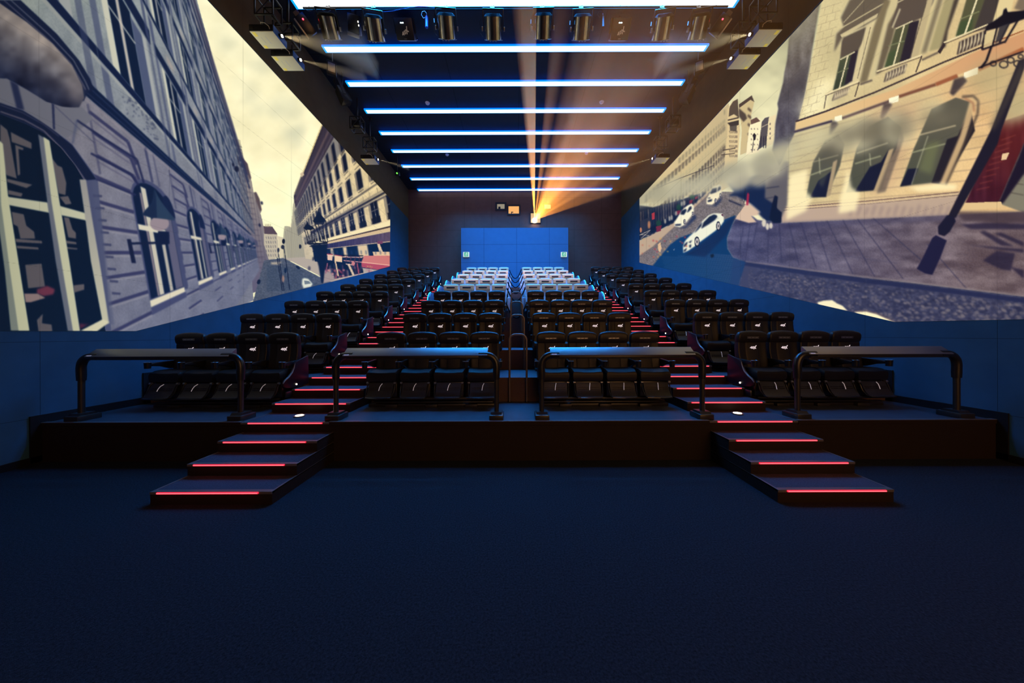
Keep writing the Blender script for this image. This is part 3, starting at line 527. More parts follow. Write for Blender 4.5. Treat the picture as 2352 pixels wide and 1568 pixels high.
# ------------------------------------------------------------------ materials
def mat(name, col, rough=.5, metal=0., spec=.5, emit=None, es=1., noise=None, bump=None, coat=0., tex=None):
    m = bpy.data.materials.new(name); m.use_nodes = True
    nt = m.node_tree; b = nt.nodes['Principled BSDF']
    b.inputs['Base Color'].default_value = (*col, 1); b.inputs['Roughness'].default_value = rough
    b.inputs['Metallic'].default_value = metal; b.inputs['Specular IOR Level'].default_value = spec
    if coat: b.inputs['Coat Weight'].default_value = coat
    if emit: b.inputs['Emission Color'].default_value = (*emit, 1); b.inputs['Emission Strength'].default_value = es
    tc = nt.nodes.new('ShaderNodeTexCoord')
    if noise:
        sc_, amp = noise
        n = nt.nodes.new('ShaderNodeTexNoise'); n.inputs['Scale'].default_value = sc_; n.inputs['Detail'].default_value = 6; n.inputs['Roughness'].default_value = .7
        r = nt.nodes.new('ShaderNodeValToRGB'); r.color_ramp.elements[0].position = .3; r.color_ramp.elements[1].position = .7
        r.color_ramp.elements[0].color = (*[c*(1-amp) for c in col], 1); r.color_ramp.elements[1].color = (*[min(1, c*(1+amp)) for c in col], 1)
        nt.links.new(tc.outputs['Object'], n.inputs['Vector']); nt.links.new(n.outputs['Fac'], r.inputs['Fac']); nt.links.new(r.outputs['Color'], b.inputs['Base Color'])
    if bump:
        sc_, st = bump
        n = nt.nodes.new('ShaderNodeTexNoise'); n.inputs['Scale'].default_value = sc_; n.inputs['Detail'].default_value = 4
        u = nt.nodes.new('ShaderNodeBump'); u.inputs['Strength'].default_value = st; u.inputs['Distance'].default_value = .01
        nt.links.new(tc.outputs['Object'], n.inputs['Vector']); nt.links.new(n.outputs['Fac'], u.inputs['Height']); nt.links.new(u.outputs['Normal'], b.inputs['Normal'])
    return m
def glow(name, col, s):
    m = bpy.data.materials.new(name); m.use_nodes = True; nt = m.node_tree
    b = nt.nodes['Principled BSDF']; b.inputs['Base Color'].default_value = (.02, .02, .02, 1)
    b.inputs['Emission Color'].default_value = (*col, 1); b.inputs['Emission Strength'].default_value = s
    return m
def panelled(name, col, axes, sizes, offs, rough=.75, seam=.006, amp=.06):
    """panels with thin dark joints: axes name the two object-space axes the panels run along"""
    m = mat(name, col, rough, spec=.25); nt = m.node_tree; b = nt.nodes['Principled BSDF']
    tc = nt.nodes.new('ShaderNodeTexCoord'); sp = nt.nodes.new('ShaderNodeSeparateXYZ'); nt.links.new(tc.outputs['Object'], sp.inputs[0])
    masks = []
    for ax, s, o in zip(axes, sizes, offs):
        a = nt.nodes.new('ShaderNodeMath'); a.operation = 'SUBTRACT'; nt.links.new(sp.outputs[ax], a.inputs[0]); a.inputs[1].default_value = o
        d = nt.nodes.new('ShaderNodeMath'); d.operation = 'DIVIDE'; nt.links.new(a.outputs[0], d.inputs[0]); d.inputs[1].default_value = s
        f = nt.nodes.new('ShaderNodeMath'); f.operation = 'FRACT'; nt.links.new(d.outputs[0], f.inputs[0])
        l = nt.nodes.new('ShaderNodeMath'); l.operation = 'GREATER_THAN'; nt.links.new(f.outputs[0], l.inputs[0]); l.inputs[1].default_value = seam/s
        masks.append(l)
    mu = nt.nodes.new('ShaderNodeMath'); mu.operation = 'MULTIPLY'; nt.links.new(masks[0].outputs[0], mu.inputs[0]); nt.links.new(masks[1].outputs[0], mu.inputs[1])
    n = nt.nodes.new('ShaderNodeTexNoise'); n.inputs['Scale'].default_value = 3.; n.inputs['Detail'].default_value = 8; nt.links.new(tc.outputs['Object'], n.inputs['Vector'])
    r = nt.nodes.new('ShaderNodeValToRGB'); r.color_ramp.elements[0].position = .35; r.color_ramp.elements[1].position = .65
    r.color_ramp.elements[0].color = (*[c*(1-amp) for c in col], 1); r.color_ramp.elements[1].color = (*[c*(1+amp) for c in col], 1); nt.links.new(n.outputs['Fac'], r.inputs['Fac'])
    mx = nt.nodes.new('ShaderNodeMix'); mx.data_type = 'RGBA'; nt.links.new(mu.outputs[0], mx.inputs['Factor'])
    mx.inputs['A'].default_value = (*[c*.3 for c in col], 1); nt.links.new(r.outputs['Color'], mx.inputs['B']); nt.links.new(mx.outputs['Result'], b.inputs['Base Color'])
    return m
M = {}
M['wall'] = panelled('blue_grey_wall_panel', (.034, .115, .20), ('Y','Z'), (1.82, 1.155), (4.82, CZ-.09))
M['wall_top'] = panelled('warm_spill_wall_panel', (.125, .085, .036), ('Y','Z'), (3.64, 3.0), (4.82, CZ-.09), seam=.004)  # same fabric as below; the brown base imitates warm spill from the screens
M['back'] = panelled('umber_wall_panel', (.155, .085, .065), ('X','Z'), (1.9, 1.12), (.3, .2), seam=.012)
M['booth'] = panelled('pale_booth_panel', (.075, .17, .30), ('X','Z'), (2.12, 1.17), (-3.35+1.33, .75), seam=.016, amp=.03)
M['ceil'] = panelled('ceiling_panel', (.020, .022, .026), ('X','Y'), (2.7, 1.515), (.15, .6), seam=.03)
M['carpet'] = mat('dark_carpet', (.019, .025, .034), .95, spec=.1, noise=(64, .75), bump=(160, .8))
M['tread'] = mat('tread_carpet', (.060, .060, .082), .95, spec=.1, noise=(70, .45), bump=(180, .7))
M['fascia'] = mat('fascia_board', (.017, .011, .009), .7, spec=.2, noise=(60, .25))
M['riser'] = mat('riser_carpet', (.085, .052, .044), .8, spec=.2, noise=(60, .25))
M['hoop'] = mat('bronze_black_tube', (.17, .13, .10), .38, metal=.5)
M['deck'] = mat('platform_vinyl', (.045, .055, .075), .45, spec=.3, noise=(5, .25))
M['nosing'] = mat('nosing_trim', (.10, .09, .09), .35, spec=.5)
M['skirt'] = mat('black_skirting', (.006, .006, .008), .5)
M['leather'] = mat('black_seat_leather', (.0085, .0070, .0070), .45, spec=.35, bump=(90, .15))
M['leather2'] = mat('black_seat_centre', (.013, .0105, .0105), .55, spec=.4, bump=(60, .12))
M['plastic'] = mat('black_plastic', (.010, .010, .012), .3, spec=.5)
M['gloss'] = mat('glossy_maroon_shell', (.010, .002, .006), .42, spec=.3)
M['rail'] = mat('black_powder_coat', (.018, .017, .017), .35, spec=.5)
M['metal'] = mat('grey_metal', (.32, .31, .30), .35, metal=.9)
M['steel'] = mat('brushed_steel', (.40, .36, .30), .2, metal=1., noise=(4, .3))
M['cover'] = mat('cover_sheet_metal', (.30, .30, .31), .38, metal=.85)
M['footplate'] = mat('footrest_plate', (.022, .022, .025), .4, spec=.45)
M['white'] = mat('white_plastic', (.75, .75, .75), .5)
M['logo'] = mat('glowing_logo', (.85, .8, .85), .4, emit=(.9, .78, .82), es=.6)  # emission stands in for light the mark would reflect
M['logo2'] = mat('printed_logo', (.5, .42, .34), .5, emit=(.5, .40, .30), es=.12)  # print, with a faint glow added to brighten it
M['cream'] = mat('cream_leather', (.95, .62, .36), .5, spec=.4, emit=None)
M['creamb'] = mat('white_seat_shell', (.40, .46, .56), .4, spec=.5)
M['slot'] = mat('dark_slot', (.008, .008, .012), .4)
M['shell'] = mat('navy_shell', (.02, .05, .11), .3, spec=.5)
M['red_led'] = glow('red_led', (1., .012, .035), 2.2)
M['red_core'] = glow('red_led_core', (1., .22, .24), 1.7)
M['cyan_led'] = glow('cyan_led', (.02, .55, 1.), 2.2)
M['bar_core'] = glow('bar_diffuser', (.93, .97, 1.), 1.25)
M['bar_glare_rim'] = glow('bar_glare_rim', (.0, .38, 1.), 1.3)  # cyan edge imitates glare round the bright diffuser
M['bar_side'] = glow('bar_side', (.0, .12, 1.), 2.4)
M['lamp'] = glow('warm_lamp', (1., .86, .62), 9.)
M['lens'] = glow('projector_lens_light', (1., .80, .48), 60.)
M['lens2'] = glow('small_lens_light', (1., .85, .72), 22.)
M['orange'] = glow('orange_room_light', (1., .48, .14), .95)
M['dimroom'] = glow('dim_room_light', (.55, .47, .33), .55)
M['paleroom'] = glow('pale_room_light', (1., .62, .26), .75)
M['signgreen'] = glow('sign_green', (.02, .42, .22), 1.)
M['signwhite'] = glow('sign_white', (.62, .78, .78), 1.)
M['green_led'] = glow('green_led', (.1, 1., .05), 4.)
M['red_dot'] = glow('red_indicator', (1., .03, .06), 8.)
M['white_dot'] = glow('white_indicator', (.7, .95, 1.), 6.)
M['blue_dot'] = glow('blue_indicator', (.06, .35, 1.), 1.6)
M['paper'] = mat('paper', (.5, .46, .46), .8)
M['sticker'] = mat('white_sticker', (.75, .75, .82), .6, emit=(.45,.45,.7), es=.25)  # white sticker given slight emission so it looks lit
M['ink'] = mat('blue_ink', (.10, .14, .34), .6)
M['yellow'] = mat('yellow_label', (.85, .72, .12), .6, emit=(.8,.6,.08), es=.25)  # yellow print, brightened by emission though it is no lamp
M['proj'] = mat('projector_case', (.85, .82, .62), .5)
M['blue_end_cable'] = mat('blue_lit_end_and_cable', (.02, .10, .35), .35)  # blue cable colour; on the projector ends it imitates blue light
M['cable'] = mat('pale_cable', (.6, .5, .4), .5)
M['tick'] = mat('white_tube', (.85, .8, .8), .35, emit=(.8,.7,.75), es=.22)  # white tube, its brightness helped by a weak glow
M['hood'] = mat('matt_black_hood', (.006,.006,.007), .9, spec=.1)
M['bluegas'] = mat('blue_bottle', (.03, .12, .6), .3)
# ------------------------------------------------------------------ mesh builder
class MB:
    def __init__(s): s.bm = bmesh.new()
    def _add(s, src, mx=None):
        if mx is not None: bmesh.ops.transform(src, matrix=mx, verts=src.verts)
        me = bpy.data.meshes.new('t'); src.to_mesh(me); src.free(); s.bm.from_mesh(me); bpy.data.meshes.remove(me); return s
    def box(s, x0, x1, y0, y1, z0, z1, bev=0, seg=2, mx=None):
        b = bmesh.new(); bmesh.ops.create_cube(b, size=1)
        bmesh.ops.transform(b, matrix=Matrix.Translation(((x0+x1)/2,(y0+y1)/2,(z0+z1)/2)) @ Matrix.Diagonal((abs(x1-x0),abs(y1-y0),abs(z1-z0),1)), verts=b.verts)
        if bev: bmesh.ops.bevel(b, geom=b.edges[:], offset=bev, segments=seg, profile=.5, affect='EDGES')
        return s._add(b, mx)
    def cyl(s, p, q, r, r2=None, n=16, caps=True):
        p, q = Vector(p), Vector(q); d = q-p; b = bmesh.new()
        bmesh.ops.create_cone(b, cap_ends=caps, segments=n, radius1=r, radius2=r if r2 is None else r2, depth=d.length)
        return s._add(b, Matrix.Translation((p+q)/2) @ d.to_track_quat('Z','Y').to_matrix().to_4x4())
    def tube(s, pts, r, n=10, closed=False):
        pts = [Vector(p) for p in pts]; b = bmesh.new(); rings = []; N = len(pts); up = None
        rr = r if isinstance(r, (list, tuple)) else [r]*N
        for i, p in enumerate(pts):
            t = (pts[min(i+1, N-1)]-pts[max(i-1, 0)]).normalized()
            if up is None: up = t.orthogonal().normalized()
            up = (up-t*up.dot(t)).normalized(); w = t.cross(up)
            rings.append([b.verts.new(p+(up*math.cos(2*PI*k/n)+w*math.sin(2*PI*k/n))*rr[i]) for k in range(n)])
        for a, c in zip(rings[:-1], rings[1:]):
            for k in range(n): b.faces.new((a[k], a[(k+1)%n], c[(k+1)%n], c[k]))
        b.faces.new(rings[0][::-1]); b.faces.new(rings[-1])
        return s._add(b)
    def prism(s, poly, ax, a0, a1, mx=None, bev=0):
        """poly: 2-D points in the plane perpendicular to ax"""
        b = bmesh.new(); mk = {'x': lambda u,v,w:(w,u,v), 'y': lambda u,v,w:(u,w,v), 'z': lambda u,v,w:(u,v,w)}[ax]
        A = [b.verts.new(mk(u,v,a0)) for u,v in poly]; B = [b.verts.new(mk(u,v,a1)) for u,v in poly]; n = len(poly)
        b.faces.new(A[::-1]); b.faces.new(B)
        for i in range(n): b.faces.new((A[i], A[(i+1)%n], B[(i+1)%n], B[i]))
        bmesh.ops.recalc_face_normals(b, faces=b.faces)
        if bev: bmesh.ops.bevel(b, geom=b.edges[:], offset=bev, segments=2, profile=.5, affect='EDGES')
        return s._add(b, mx)
    def loft(s, rings, caps=True):
        b = bmesh.new(); R = [[b.verts.new(p) for p in r] for r in rings]; n = len(R[0])
        for a, c in zip(R[:-1], R[1:]):
            for k in range(n): b.faces.new((a[k], a[(k+1)%n], c[(k+1)%n], c[k]))
        if caps: b.faces.new(R[0][::-1]); b.faces.new(R[-1])
        bmesh.ops.recalc_face_normals(b, faces=b.faces); return s._add(b)
    def build(s, name, m, parent=None, smooth=True, loc=None):
        me = bpy.data.meshes.new(name); s.bm.to_mesh(me); s.bm.free(); me.materials.append(m)
        if smooth:
            me.shade_smooth(); me.set_sharp_from_angle(angle=math.radians(38))
        o = bpy.data.objects.new(name, me); COL.objects.link(o)
        if parent is not None: o.parent = parent
        if loc is not None: o.location = loc
        return o
def tag(o, label=None, cat=None, group=None, kind=None):
    if label: o['label'] = label
    if cat: o['category'] = cat
    if group: o['group'] = group
    if kind: o['kind'] = kind
    return o
def empty(name, loc=(0,0,0), rz=0., label=None, cat=None, group=None):
    o = bpy.data.objects.new(name, None); COL.objects.link(o); o.location = loc; o.rotation_euler = (0,0,rz); o.empty_display_size = .1
    return tag(o, label, cat, group)
def tree(o, parent=None):
    c = o.copy(); COL.objects.link(c); c.parent = parent
    for k in ('label','category','group'):
        if parent is None and k in c.keys(): del c[k]
    for ch in o.children: tree(ch, c)
    return c
def struct(name, mb, m, smooth=False): return tag(mb.build(name, m, smooth=smooth), kind='structure')
def ordn(i): return ['first','second','third','fourth','fifth','sixth','seventh','eighth','ninth','tenth','eleventh','twelfth'][i]

# ------------------------------------------------------------------ tiers (row platforms)
Z0, DZ, DY = .60, .48, 1.48
YP, YR = 4.83, 6.27            # platform front edge; first riser
def rz(k): return Z0+DZ*k
def ry(k): return YR+DY*(k-1) if k > 0 else YP
AI, AI2, AO = 2.93, 3.34, 4.29            # aisle between the centre and the side blocks
# ------------------------------------------------------------------ room shell
struct('floor', MB().box(WL-.3, WR+.3, YF, YB+.3, -.2, 0), M['carpet'])
struct('ceiling', MB().box(WL-.3, WR+.3, YF, YB+.3, ZC, ZC+.2), M['ceil'])
ZS = CZ+8.03                    # top edge of the side pictures
for nm, x, s in (('left', WL, -1), ('right', WR, 1)):
    struct('wall_'+nm, MB().box(min(x, x+s*.3), max(x, x+s*.3), YF, YB+.3, 0, ZS), M['wall'])
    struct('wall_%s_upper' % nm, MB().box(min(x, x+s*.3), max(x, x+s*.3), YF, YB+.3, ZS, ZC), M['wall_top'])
struct('wall_back', MB().box(WL, WR, YB, YB+.3, 0, ZC), M['back'])
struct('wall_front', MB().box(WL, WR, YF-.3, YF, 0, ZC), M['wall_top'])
# black skirting following the floor and each tier
for nm, x, s in (('left', WL, 1), ('right', WR, -1)):
    mb = MB(); mb.box(min(x, x+s*.02), max(x, x+s*.02), YF, YP, 0, .11)
    for k in range(9):
        y1 = ry(k+1) if k < 8 else YB
        mb.box(min(x, x+s*.02), max(x, x+s*.02), ry(k), y1, rz(k), rz(k)+.13)
        mb.box(min(x, x+s*.02), max(x, x+s*.02), ry(k)-.12, ry(k), max(0, rz(k)-DZ-.1), rz(k)+.13)
    struct('baseboard_'+nm, mb, M['skirt'])
# tiers: one structure each for the side blocks and the centre block, aisles are stairs
def tier(k, x0, x1, nm):
    y0 = ry(k); y1 = ry(k+1) if k < 8 else YB
    o = struct(nm, MB().box(x0, x1, y0, y1, 0, rz(k)), M['deck'] if k < 8 else M['carpet'])
    o.data.materials.append(M['fascia'] if k == 0 else M['riser'])
    for p in o.data.polygons:
        if abs(p.normal.z) < .5: p.material_index = 1
    return o
for k in range(9):
    tier(k, WL, -AO, 'floor_tier'); tier(k, AO, WR, 'floor_tier'); a = AI if k < 4 else AI2; tier(k, -a, a, 'floor_tier')
# nosing strip along the first platform
for x0, x1 in ((WL, -AO), (-AI, AI), (AO, WR)):
    struct('trim_nosing', MB().box(x0+.002, x1-.002, YP-.012, YP+.02, Z0-.055, Z0+.004, .003), M['fascia'])
    struct('trim_edge', MB().box(x0+.002, x1-.002, YP-.016, YP+.05, Z0+.004, Z0+.012, .002), M['nosing'])
# ------------------------------------------------------------------ stairs with red light strips
def stair_step(xa, xb, y0, y1, z, side, label, strip, inset=(.1,.12), grp='red light strips on the aisle steps', zb=None):
    st = MB().box(xa, xb, y0, y1, (0 if zb is None else zb), z-.006)
    o = struct('floor_step', st, M['tread'])
    o.data.materials.append(M['fascia'])
    for p in o.data.polygons:
        if abs(p.normal.z) < .5: p.material_index = 1
    t = MB(); t.box(xa, xb, y0-.008, y0+.05, z-.03, z, .003); t.box(xa, xa+.02, y0+.05, y1, z-.02, z, .002); t.box(xb-.02, xb, y0+.05, y1, z-.02, z, .002)
    struct('trim_step', t, M['nosing'])
    if strip:
        l = empty('step_light', ((xa+xb)/2, y0-.01, z-.012), label=label, cat='light strip', group=grp)
        w = (xb-xa)/2
        MB().box(-w+inset[0], w-inset[1], -.012, .006, -.009, .009, .002).build('diffuser', M['red_led'], l)
        MB().box(-w+inset[0]+.004, w-inset[1]-.004, -.0145, -.012, -.0028, .0028).build('led_core', M['red_core'], l)
for nm, s in (('left', -1), ('right', 1)):
    lo, hi = (-4.26, -2.86) if s < 0 else (2.945, 4.275)
    ins = (.09, .15) if s < 0 else (.10, .10)
    names = ['bottom','second','third']
    for i, yy in enumerate((3.60, 4.01, 4.42)):
        stair_step(lo, hi, yy, YP+.0, .15*(i+1), s, 'red light strip on the %s step of the %s front stairs' % (names[i], nm), True, ins, 'red light strips on the front stairs', zb=.15*i)
    # landing level with the platform
    x0, x1 = (-AO, -AI) if s < 0 else (AI, AO)
    stair_step(x0, x1, YP, 5.45, Z0, s, 'red light strip at the edge of the %s stair landing' % nm, True, (.12,.10), 'red light strips on the front stairs')
    for i in range(24):
        y0 = 5.45+.493*i; z = Z0+.16*(i+1); y1 = y0+.493 if i < 23 else YB
        row, sub = i//3, i%3
        lab = 'red light strip on the %s aisle, %s of the steps climbing past row %s' % (nm, ['lowest','middle','top'][sub], ['one','two','three','four','five','six','seven','eight','nine'][row])
        xi = AI if y0 < ry(4)-.05 else AI2
        stair_step(*((-AO,-xi) if s < 0 else (xi,AO)), y0, y1, z, s, lab, True, (.07,.07))
    # round uplight in the landing
    px, py = ((688,955) if s < 0 else (1694,950))
    D = (CZ-Z0)*F/(py-768-(1.4 if s < 0 else -1.6)); p = P(px, py, D)
    l = empty('floor_light', (p.x, D, Z0), label='round glowing floor light set into the %s stair landing' % nm, cat='floor light', group='round floor lights in the landings')
    MB().cyl((0,0,0),(0,0,.012),.085,n=28).build('rim', M['metal'], l); MB().cyl((0,0,.012),(0,0,.016),.06,n=24).build('lens', M['lamp'], l)
# centre aisle: pale vinyl treads come from the tiers; inverted U handrails on each riser
for k in range(4):
    y = YR+DY*k-.05; zt = 1.94+DZ*k; z0 = rz(k); w = .17
    pts = [(-w,0,0),(-w,0,zt-z0-.12)]+[(-w+.12-.12*math.cos(a), 0, zt-z0-.12+.12*math.sin(a)) for a in [PI/2*i/6 for i in range(1,7)]]
    pts += [(-x,0,z) for x,_,z in pts[::-1]]
    o = empty('handrail', (0,y,z0), label=['black arched handrail in the centre aisle beside the first row','black arched handrail in the centre aisle beside the second row','black arched handrail in the centre aisle beside the third row','smallest black arched handrail in the centre aisle, in front of the white seats'][k], cat='handrail', group='arched handrails in the centre aisle')
    MB().tube(pts, .021, 12).build('hoop', M['hoop'], o)
    for s in (-1,1):
        for h in (.06, .40):
            MB().cyl((s*w,.0,h),(s*w,.05,h),.016).cyl((s*w,.035,h),(s*w,.05,h),.032).build('wall_bracket', M['rail'], o)
        MB().cyl((s*w,0,0),(s*w,0,.012),.04).build('foot_flange', M['rail'], o)
# ------------------------------------------------------------------ the seats
def rr_ring(cx, cy, z, w, t, bol=0., n=28, crown=0.):
    out = []
    for k in range(n):
        a = 2*PI*k/n; c, s_ = math.cos(a), math.sin(a)
        e = .38; x = abs(c)**e*math.copysign(1,c); y = abs(s_)**e*math.copysign(1,s_)
        yy = cy+y*t
        if y < 0: yy -= bol*max(0, abs(x)-.55)**1.5*2.2
        out.append((cx+x*w, yy, z-crown*abs(x)**2.6))
    return out
def logo_mb(s, depth=.003):
    """white maker's mark: a 4, a D and a large swept X"""
    mb = MB()
    def bar(p, q, w):
        (x0,z0),(x1,z1) = p,q; dx,dz = x1-x0,z1-z0; L = math.hypot(dx,dz); nx,nz = -dz/L*w/2, dx/L*w/2
        mb.prism([((x0+nx)*s,(z0+nz)*s),((x1+nx)*s,(z1+nz)*s),((x1-nx)*s,(z1-nz)*s),((x0-nx)*s,(z0-nz)*s)], 'y', -depth, 0)
    bar((-.30,-.28),(-.22,.30),.15); bar((-.22,.28),(-.62,-.06),.13); bar((-.64,-.08),(-.14,-.02),.13)
    bar((-.04,-.28),(.04,.28),.13); bar((.02,.24),(.24,.18),.12); bar((.24,.20),(.20,-.16),.13); bar((.20,-.14),(-.04,-.24),.12)
    bar((.28,-.42),(.92,.52),.17); bar((.34,.30),(.84,-.30),.17); bar((.80,.46),(.98,.56),.10)
    return mb
def make_seat(full, aisle, extra_arm):
    """local axes: x across, -y towards the screen, z up from the tier"""
    o = empty('cinema_seat')
    # cushion
    b = bmesh.new(); bmesh.ops.create_cube(b, size=1)
    bmesh.ops.transform(b, matrix=Matrix.Translation((0,-.26,.575)) @ Matrix.Diagonal((.59,.52,.22,1)), verts=b.verts)
    bmesh.ops.subdivide_edges(b, edges=b.edges[:], cuts=5, use_grid_fill=True)
    for v in b.verts:
        x, y, z = v.co.x/.295, (v.co.y+.26)/.26, (v.co.z-.575)/.11
        f = 1-.07*(abs(y)**4)-.07*max(0,abs(z))**4; v.co.x *= f
        v.co.y = -.26+(v.co.y+.26)*(1-.05*abs(z)**4)
        if z > 0: v.co.z += z*(.030*abs(x)**3-.055*max(0,-y-.45)**1.5*2.0-.02*abs(x)**8)
        if z < 0: v.co.z += .02*max(0,-y)**3
    mb = MB(); mb._add(b); mb.build('seat_cushion', M['leather'], o)
    # backrest and headrest
    prof = [(.52,-.06,.255,.07,.0),(.66,-.035,.275,.075,.05),(.82,-.0,.282,.07,.06),(.97,.025,.285,.065,.055),(1.08,.03,.283,.06,.05),(1.165,.022,.280,.058,.04)]
    bk = MB().loft([rr_ring(0,cy,z,w,t,bo) for z,cy,w,t,bo in prof]).build('backrest', M['leather'], o)
    ct = MB().loft([rr_ring(0,cy-.012,z,.145,t,0,16) for z,cy,w,t,bo in prof[1:]]).build('centre_panel', M['leather2'], bk)
    hp = [(1.168,.020,.276,.058,.03),(1.20,.012,.286,.066,.035),(1.26,.002,.288,.068,.035),(1.32,-.008,.286,.062,.03),(1.36,-.012,.278,.052,.02),(1.385,-.010,.262,.040,.01),(1.400,-.006,.235,.022,0),(1.404,-.004,.20,.008,0)]
    hd = MB().loft([rr_ring(0,cy,z,w,t,bo,36,max(0,z-1.2)*.13) for z,cy,w,t,bo in hp]).build('headrest', M['leather'], o)
    v = MB(); v.tube([(-.115,0,.013),(-.115,0,-.013),(.115,0,-.013),(.115,0,.013),(-.115,0,.013)], .0045, 6)
    for i in range(3): v.box(-.10+i*.07, -.045+i*.07, -.002,.004,-.006,.006)
    v.build('speaker_slot', M['cover'], hd, loc=(0,-.069,1.262)); 
    logo_mb(.078).build('logo', M['logo'], bk, smooth=False, loc=(.0,-.049,1.065))
    # armrest with cup holder on the left side of each seat
    def arm(x):
        a = MB(); a.prism([(.02,.70),(-.02,.86),(-.38,.835),(-.46,.82),(-.44,.775),(-.30,.76),(-.12,.70)], 'x', x-.024, x+.024, bev=.01)
        a = a.build('armrest', M['plastic'], o)
        c = MB(); c.cyl((x,-.50,.735),(x,-.50,.845),.045,.052,20); c.build('cup_holder', M['plastic'], a)
        r = MB(); n = 18
        r.tube([(x+.052*math.cos(2*PI*i/n), -.50+.052*math.sin(2*PI*i/n), .847) for i in range(n+1)], .004, 6); r.build('rim', M['cover'], a)
    arm(-.31)
    if extra_arm: arm(.31)
    if not full: MB().box(-.20,.20,-.42,-.10,.176,.47,.02).build('pedestal', M['plastic'], o)
    if full:
        MB().box(-.26,.26,-.44,-.06,.176,.47,.02).build('pedestal', M['plastic'], o)
        f = MB(); pts = [(-.50,.455),(-.53,.40),(-.555,.34),(-.60,.27),(-.665,.215)]
        th = .018; q = pts+[(y+.018,z-.006) for y,z in pts[::-1]]
        f.prism(q, 'x', -.225, .225); f.box(-.225,.225,-.69,-.655,.20,.222,.006)
        fr = f.build('footrest', M['footplate'], o)
        g = MB()
        for rw, (yy, zz) in enumerate(((-.548,.372),(-.560,.342))):
            for i in range(8): g.box(-.19+i*.05, -.155+i*.05, yy-.004, yy+.004, zz-.004, zz+.004)
        g.build('grille', M['slot'], fr)
        for s in (-1,1):
            MB().tube([(s*.245,-.44,.475),(s*.252,-.50,.44),(s*.252,-.53,.38),(s*.25,-.56,.30),(s*.235,-.62,.225),(s*.215,-.68,.205),(s*.0,-.70,.204)], .012, 8).build('footrest_rail', M['plastic'], o)
            MB().cyl((s*.23,-.50,.455),(s*.27,-.50,.455),.022).build('hinge_knob', M['cover'], o)
        MB().tube([(.03,-.535,.45),(.015,-.58,.42),(.005,-.605,.38),(.0,-.625,.335)], .0055, 6).build('leg_tickler', M['tick'], o)
    if aisle:
        s = aisle
        x0, x1 = (.345,.385) if s > 0 else (-.385,-.345)
        # swept side shell: high at the backrest, curving down to the toe
        sp = MB().prism([(.12,.93),(-.04,.885),(-.20,.85),(-.27,.80),(-.30,.72),(-.35,.64),(-.44,.565),(-.54,.515),(-.585,.46),(-.575,.40),(-.50,.365),(-.20,.33),(.14,.36)], 'x', x0, x1, bev=.012).build('side_panel', M['gloss'], o)
        e = x1 if s > 0 else x0
        MB().tube([(e,-.27,.80),(e,-.30,.72),(e,-.35,.64),(e,-.44,.565),(e,-.54,.515),(e,-.585,.46)], [.005,.010,.014,.016,.013,.006], 8).build('trim_fin', M['cover'], sp)
        al = MB().cyl((e,-.24,.40),(e+s*.010,-.24,.40),.015).build('aisle_light', M['lamp'], o)
        MB().box(x0-.0,x1,-.50,-.02,.178,.30,.02).build('kick_panel', M['plastic'], o)
    return o
def make_prime(side, inner=0):
    o = empty('recliner_seat')
    MB().box(-.27,.27,-.60,-.02,.34,.60,.06,4).build('seat_cushion', M['cream'], o); MB().box(-.22,.22,-.42,-.08,.176,.36,.02).build('pedestal', M['plastic'], o)
    MB().loft([rr_ring(0,cy,z,w,t,bo) for z,cy,w,t,bo in [(.55,-.08,.27,.07,0),(.75,-.04,.275,.07,.03),(.95,-.0,.275,.065,.03),(1.14,.02,.275,.06,.02)]]).build('backrest', M['creamb'], o)
    hd = MB().loft([rr_ring(0,cy,z,w,t,bo) for z,cy,w,t,bo in [(1.145,.0,.262,.05,.0),(1.165,-.01,.278,.075,.03),(1.25,-.02,.272,.08,.035),(1.33,-.02,.282,.075,.03),(1.355,-.01,.275,.05,.0)]]).build('headrest', M['cream'], o)
    MB().box(-.20,.20,-.04,.10,1.355,1.39,.015).build('top_roll', M['creamb'], hd)
    MB().box(-.16,.16,-.012,.012,-.030,.030,.011,3).build('speaker_slot', M['slot'], hd, loc=(0,-.104,1.235))
    for s in (-1,1):
        if s == 1 and side != 1: continue
        MB().box(s*.31-.02,s*.31+.02,-.62,.02,.30,.80,.015,3).build('armrest', M['creamb'], o)
    if side:
        s = side; x0, x1 = sorted((s*.68, s*.74))
        pts = [(-.62,.18)]+[(-.62+.50*(1-math.cos(a)), .62+.42*math.sin(a)) for a in [PI/2*i/10 for i in range(11)]]+[(.30,1.04),(.36,.90),(.36,.18)]
        sh = MB().prism(pts, 'x', x0, x1, bev=.01).build('side_shell', M['shell'], o)
        e = s*.75
        MB().tube([(e, y-.004, z+.004) for y, z in [(-.62,.42)]+pts[1:11]], .017, 8).build('led_edge', M['cyan_led'], sh)
        MB().box(min(s*.345,s*.68),max(s*.345,s*.68),-.5,.2,.178,.66,.01).build('side_console', M['shell'], o)
    if inner:
        s = inner; MB().box(min(s*.335,s*.43),max(s*.335,s*.43),-.58,-.05,.30,.80,.03,3).build('end_console', M['creamb'], o)
    return o
protos = {}
used = set()
def place(key, maker, x, y, z, label, cat, group):
    if key not in protos: protos[key] = maker()
    if key not in used: o = protos[key]; used.add(key)
    else: o = tree(protos[key])
    o.location = (x,y,z); tag(o, label, cat, group); return o
rows = ['front row','second row','third row','fourth row','fifth row','sixth row','seventh row','eighth row','back row']
PITCH = .62
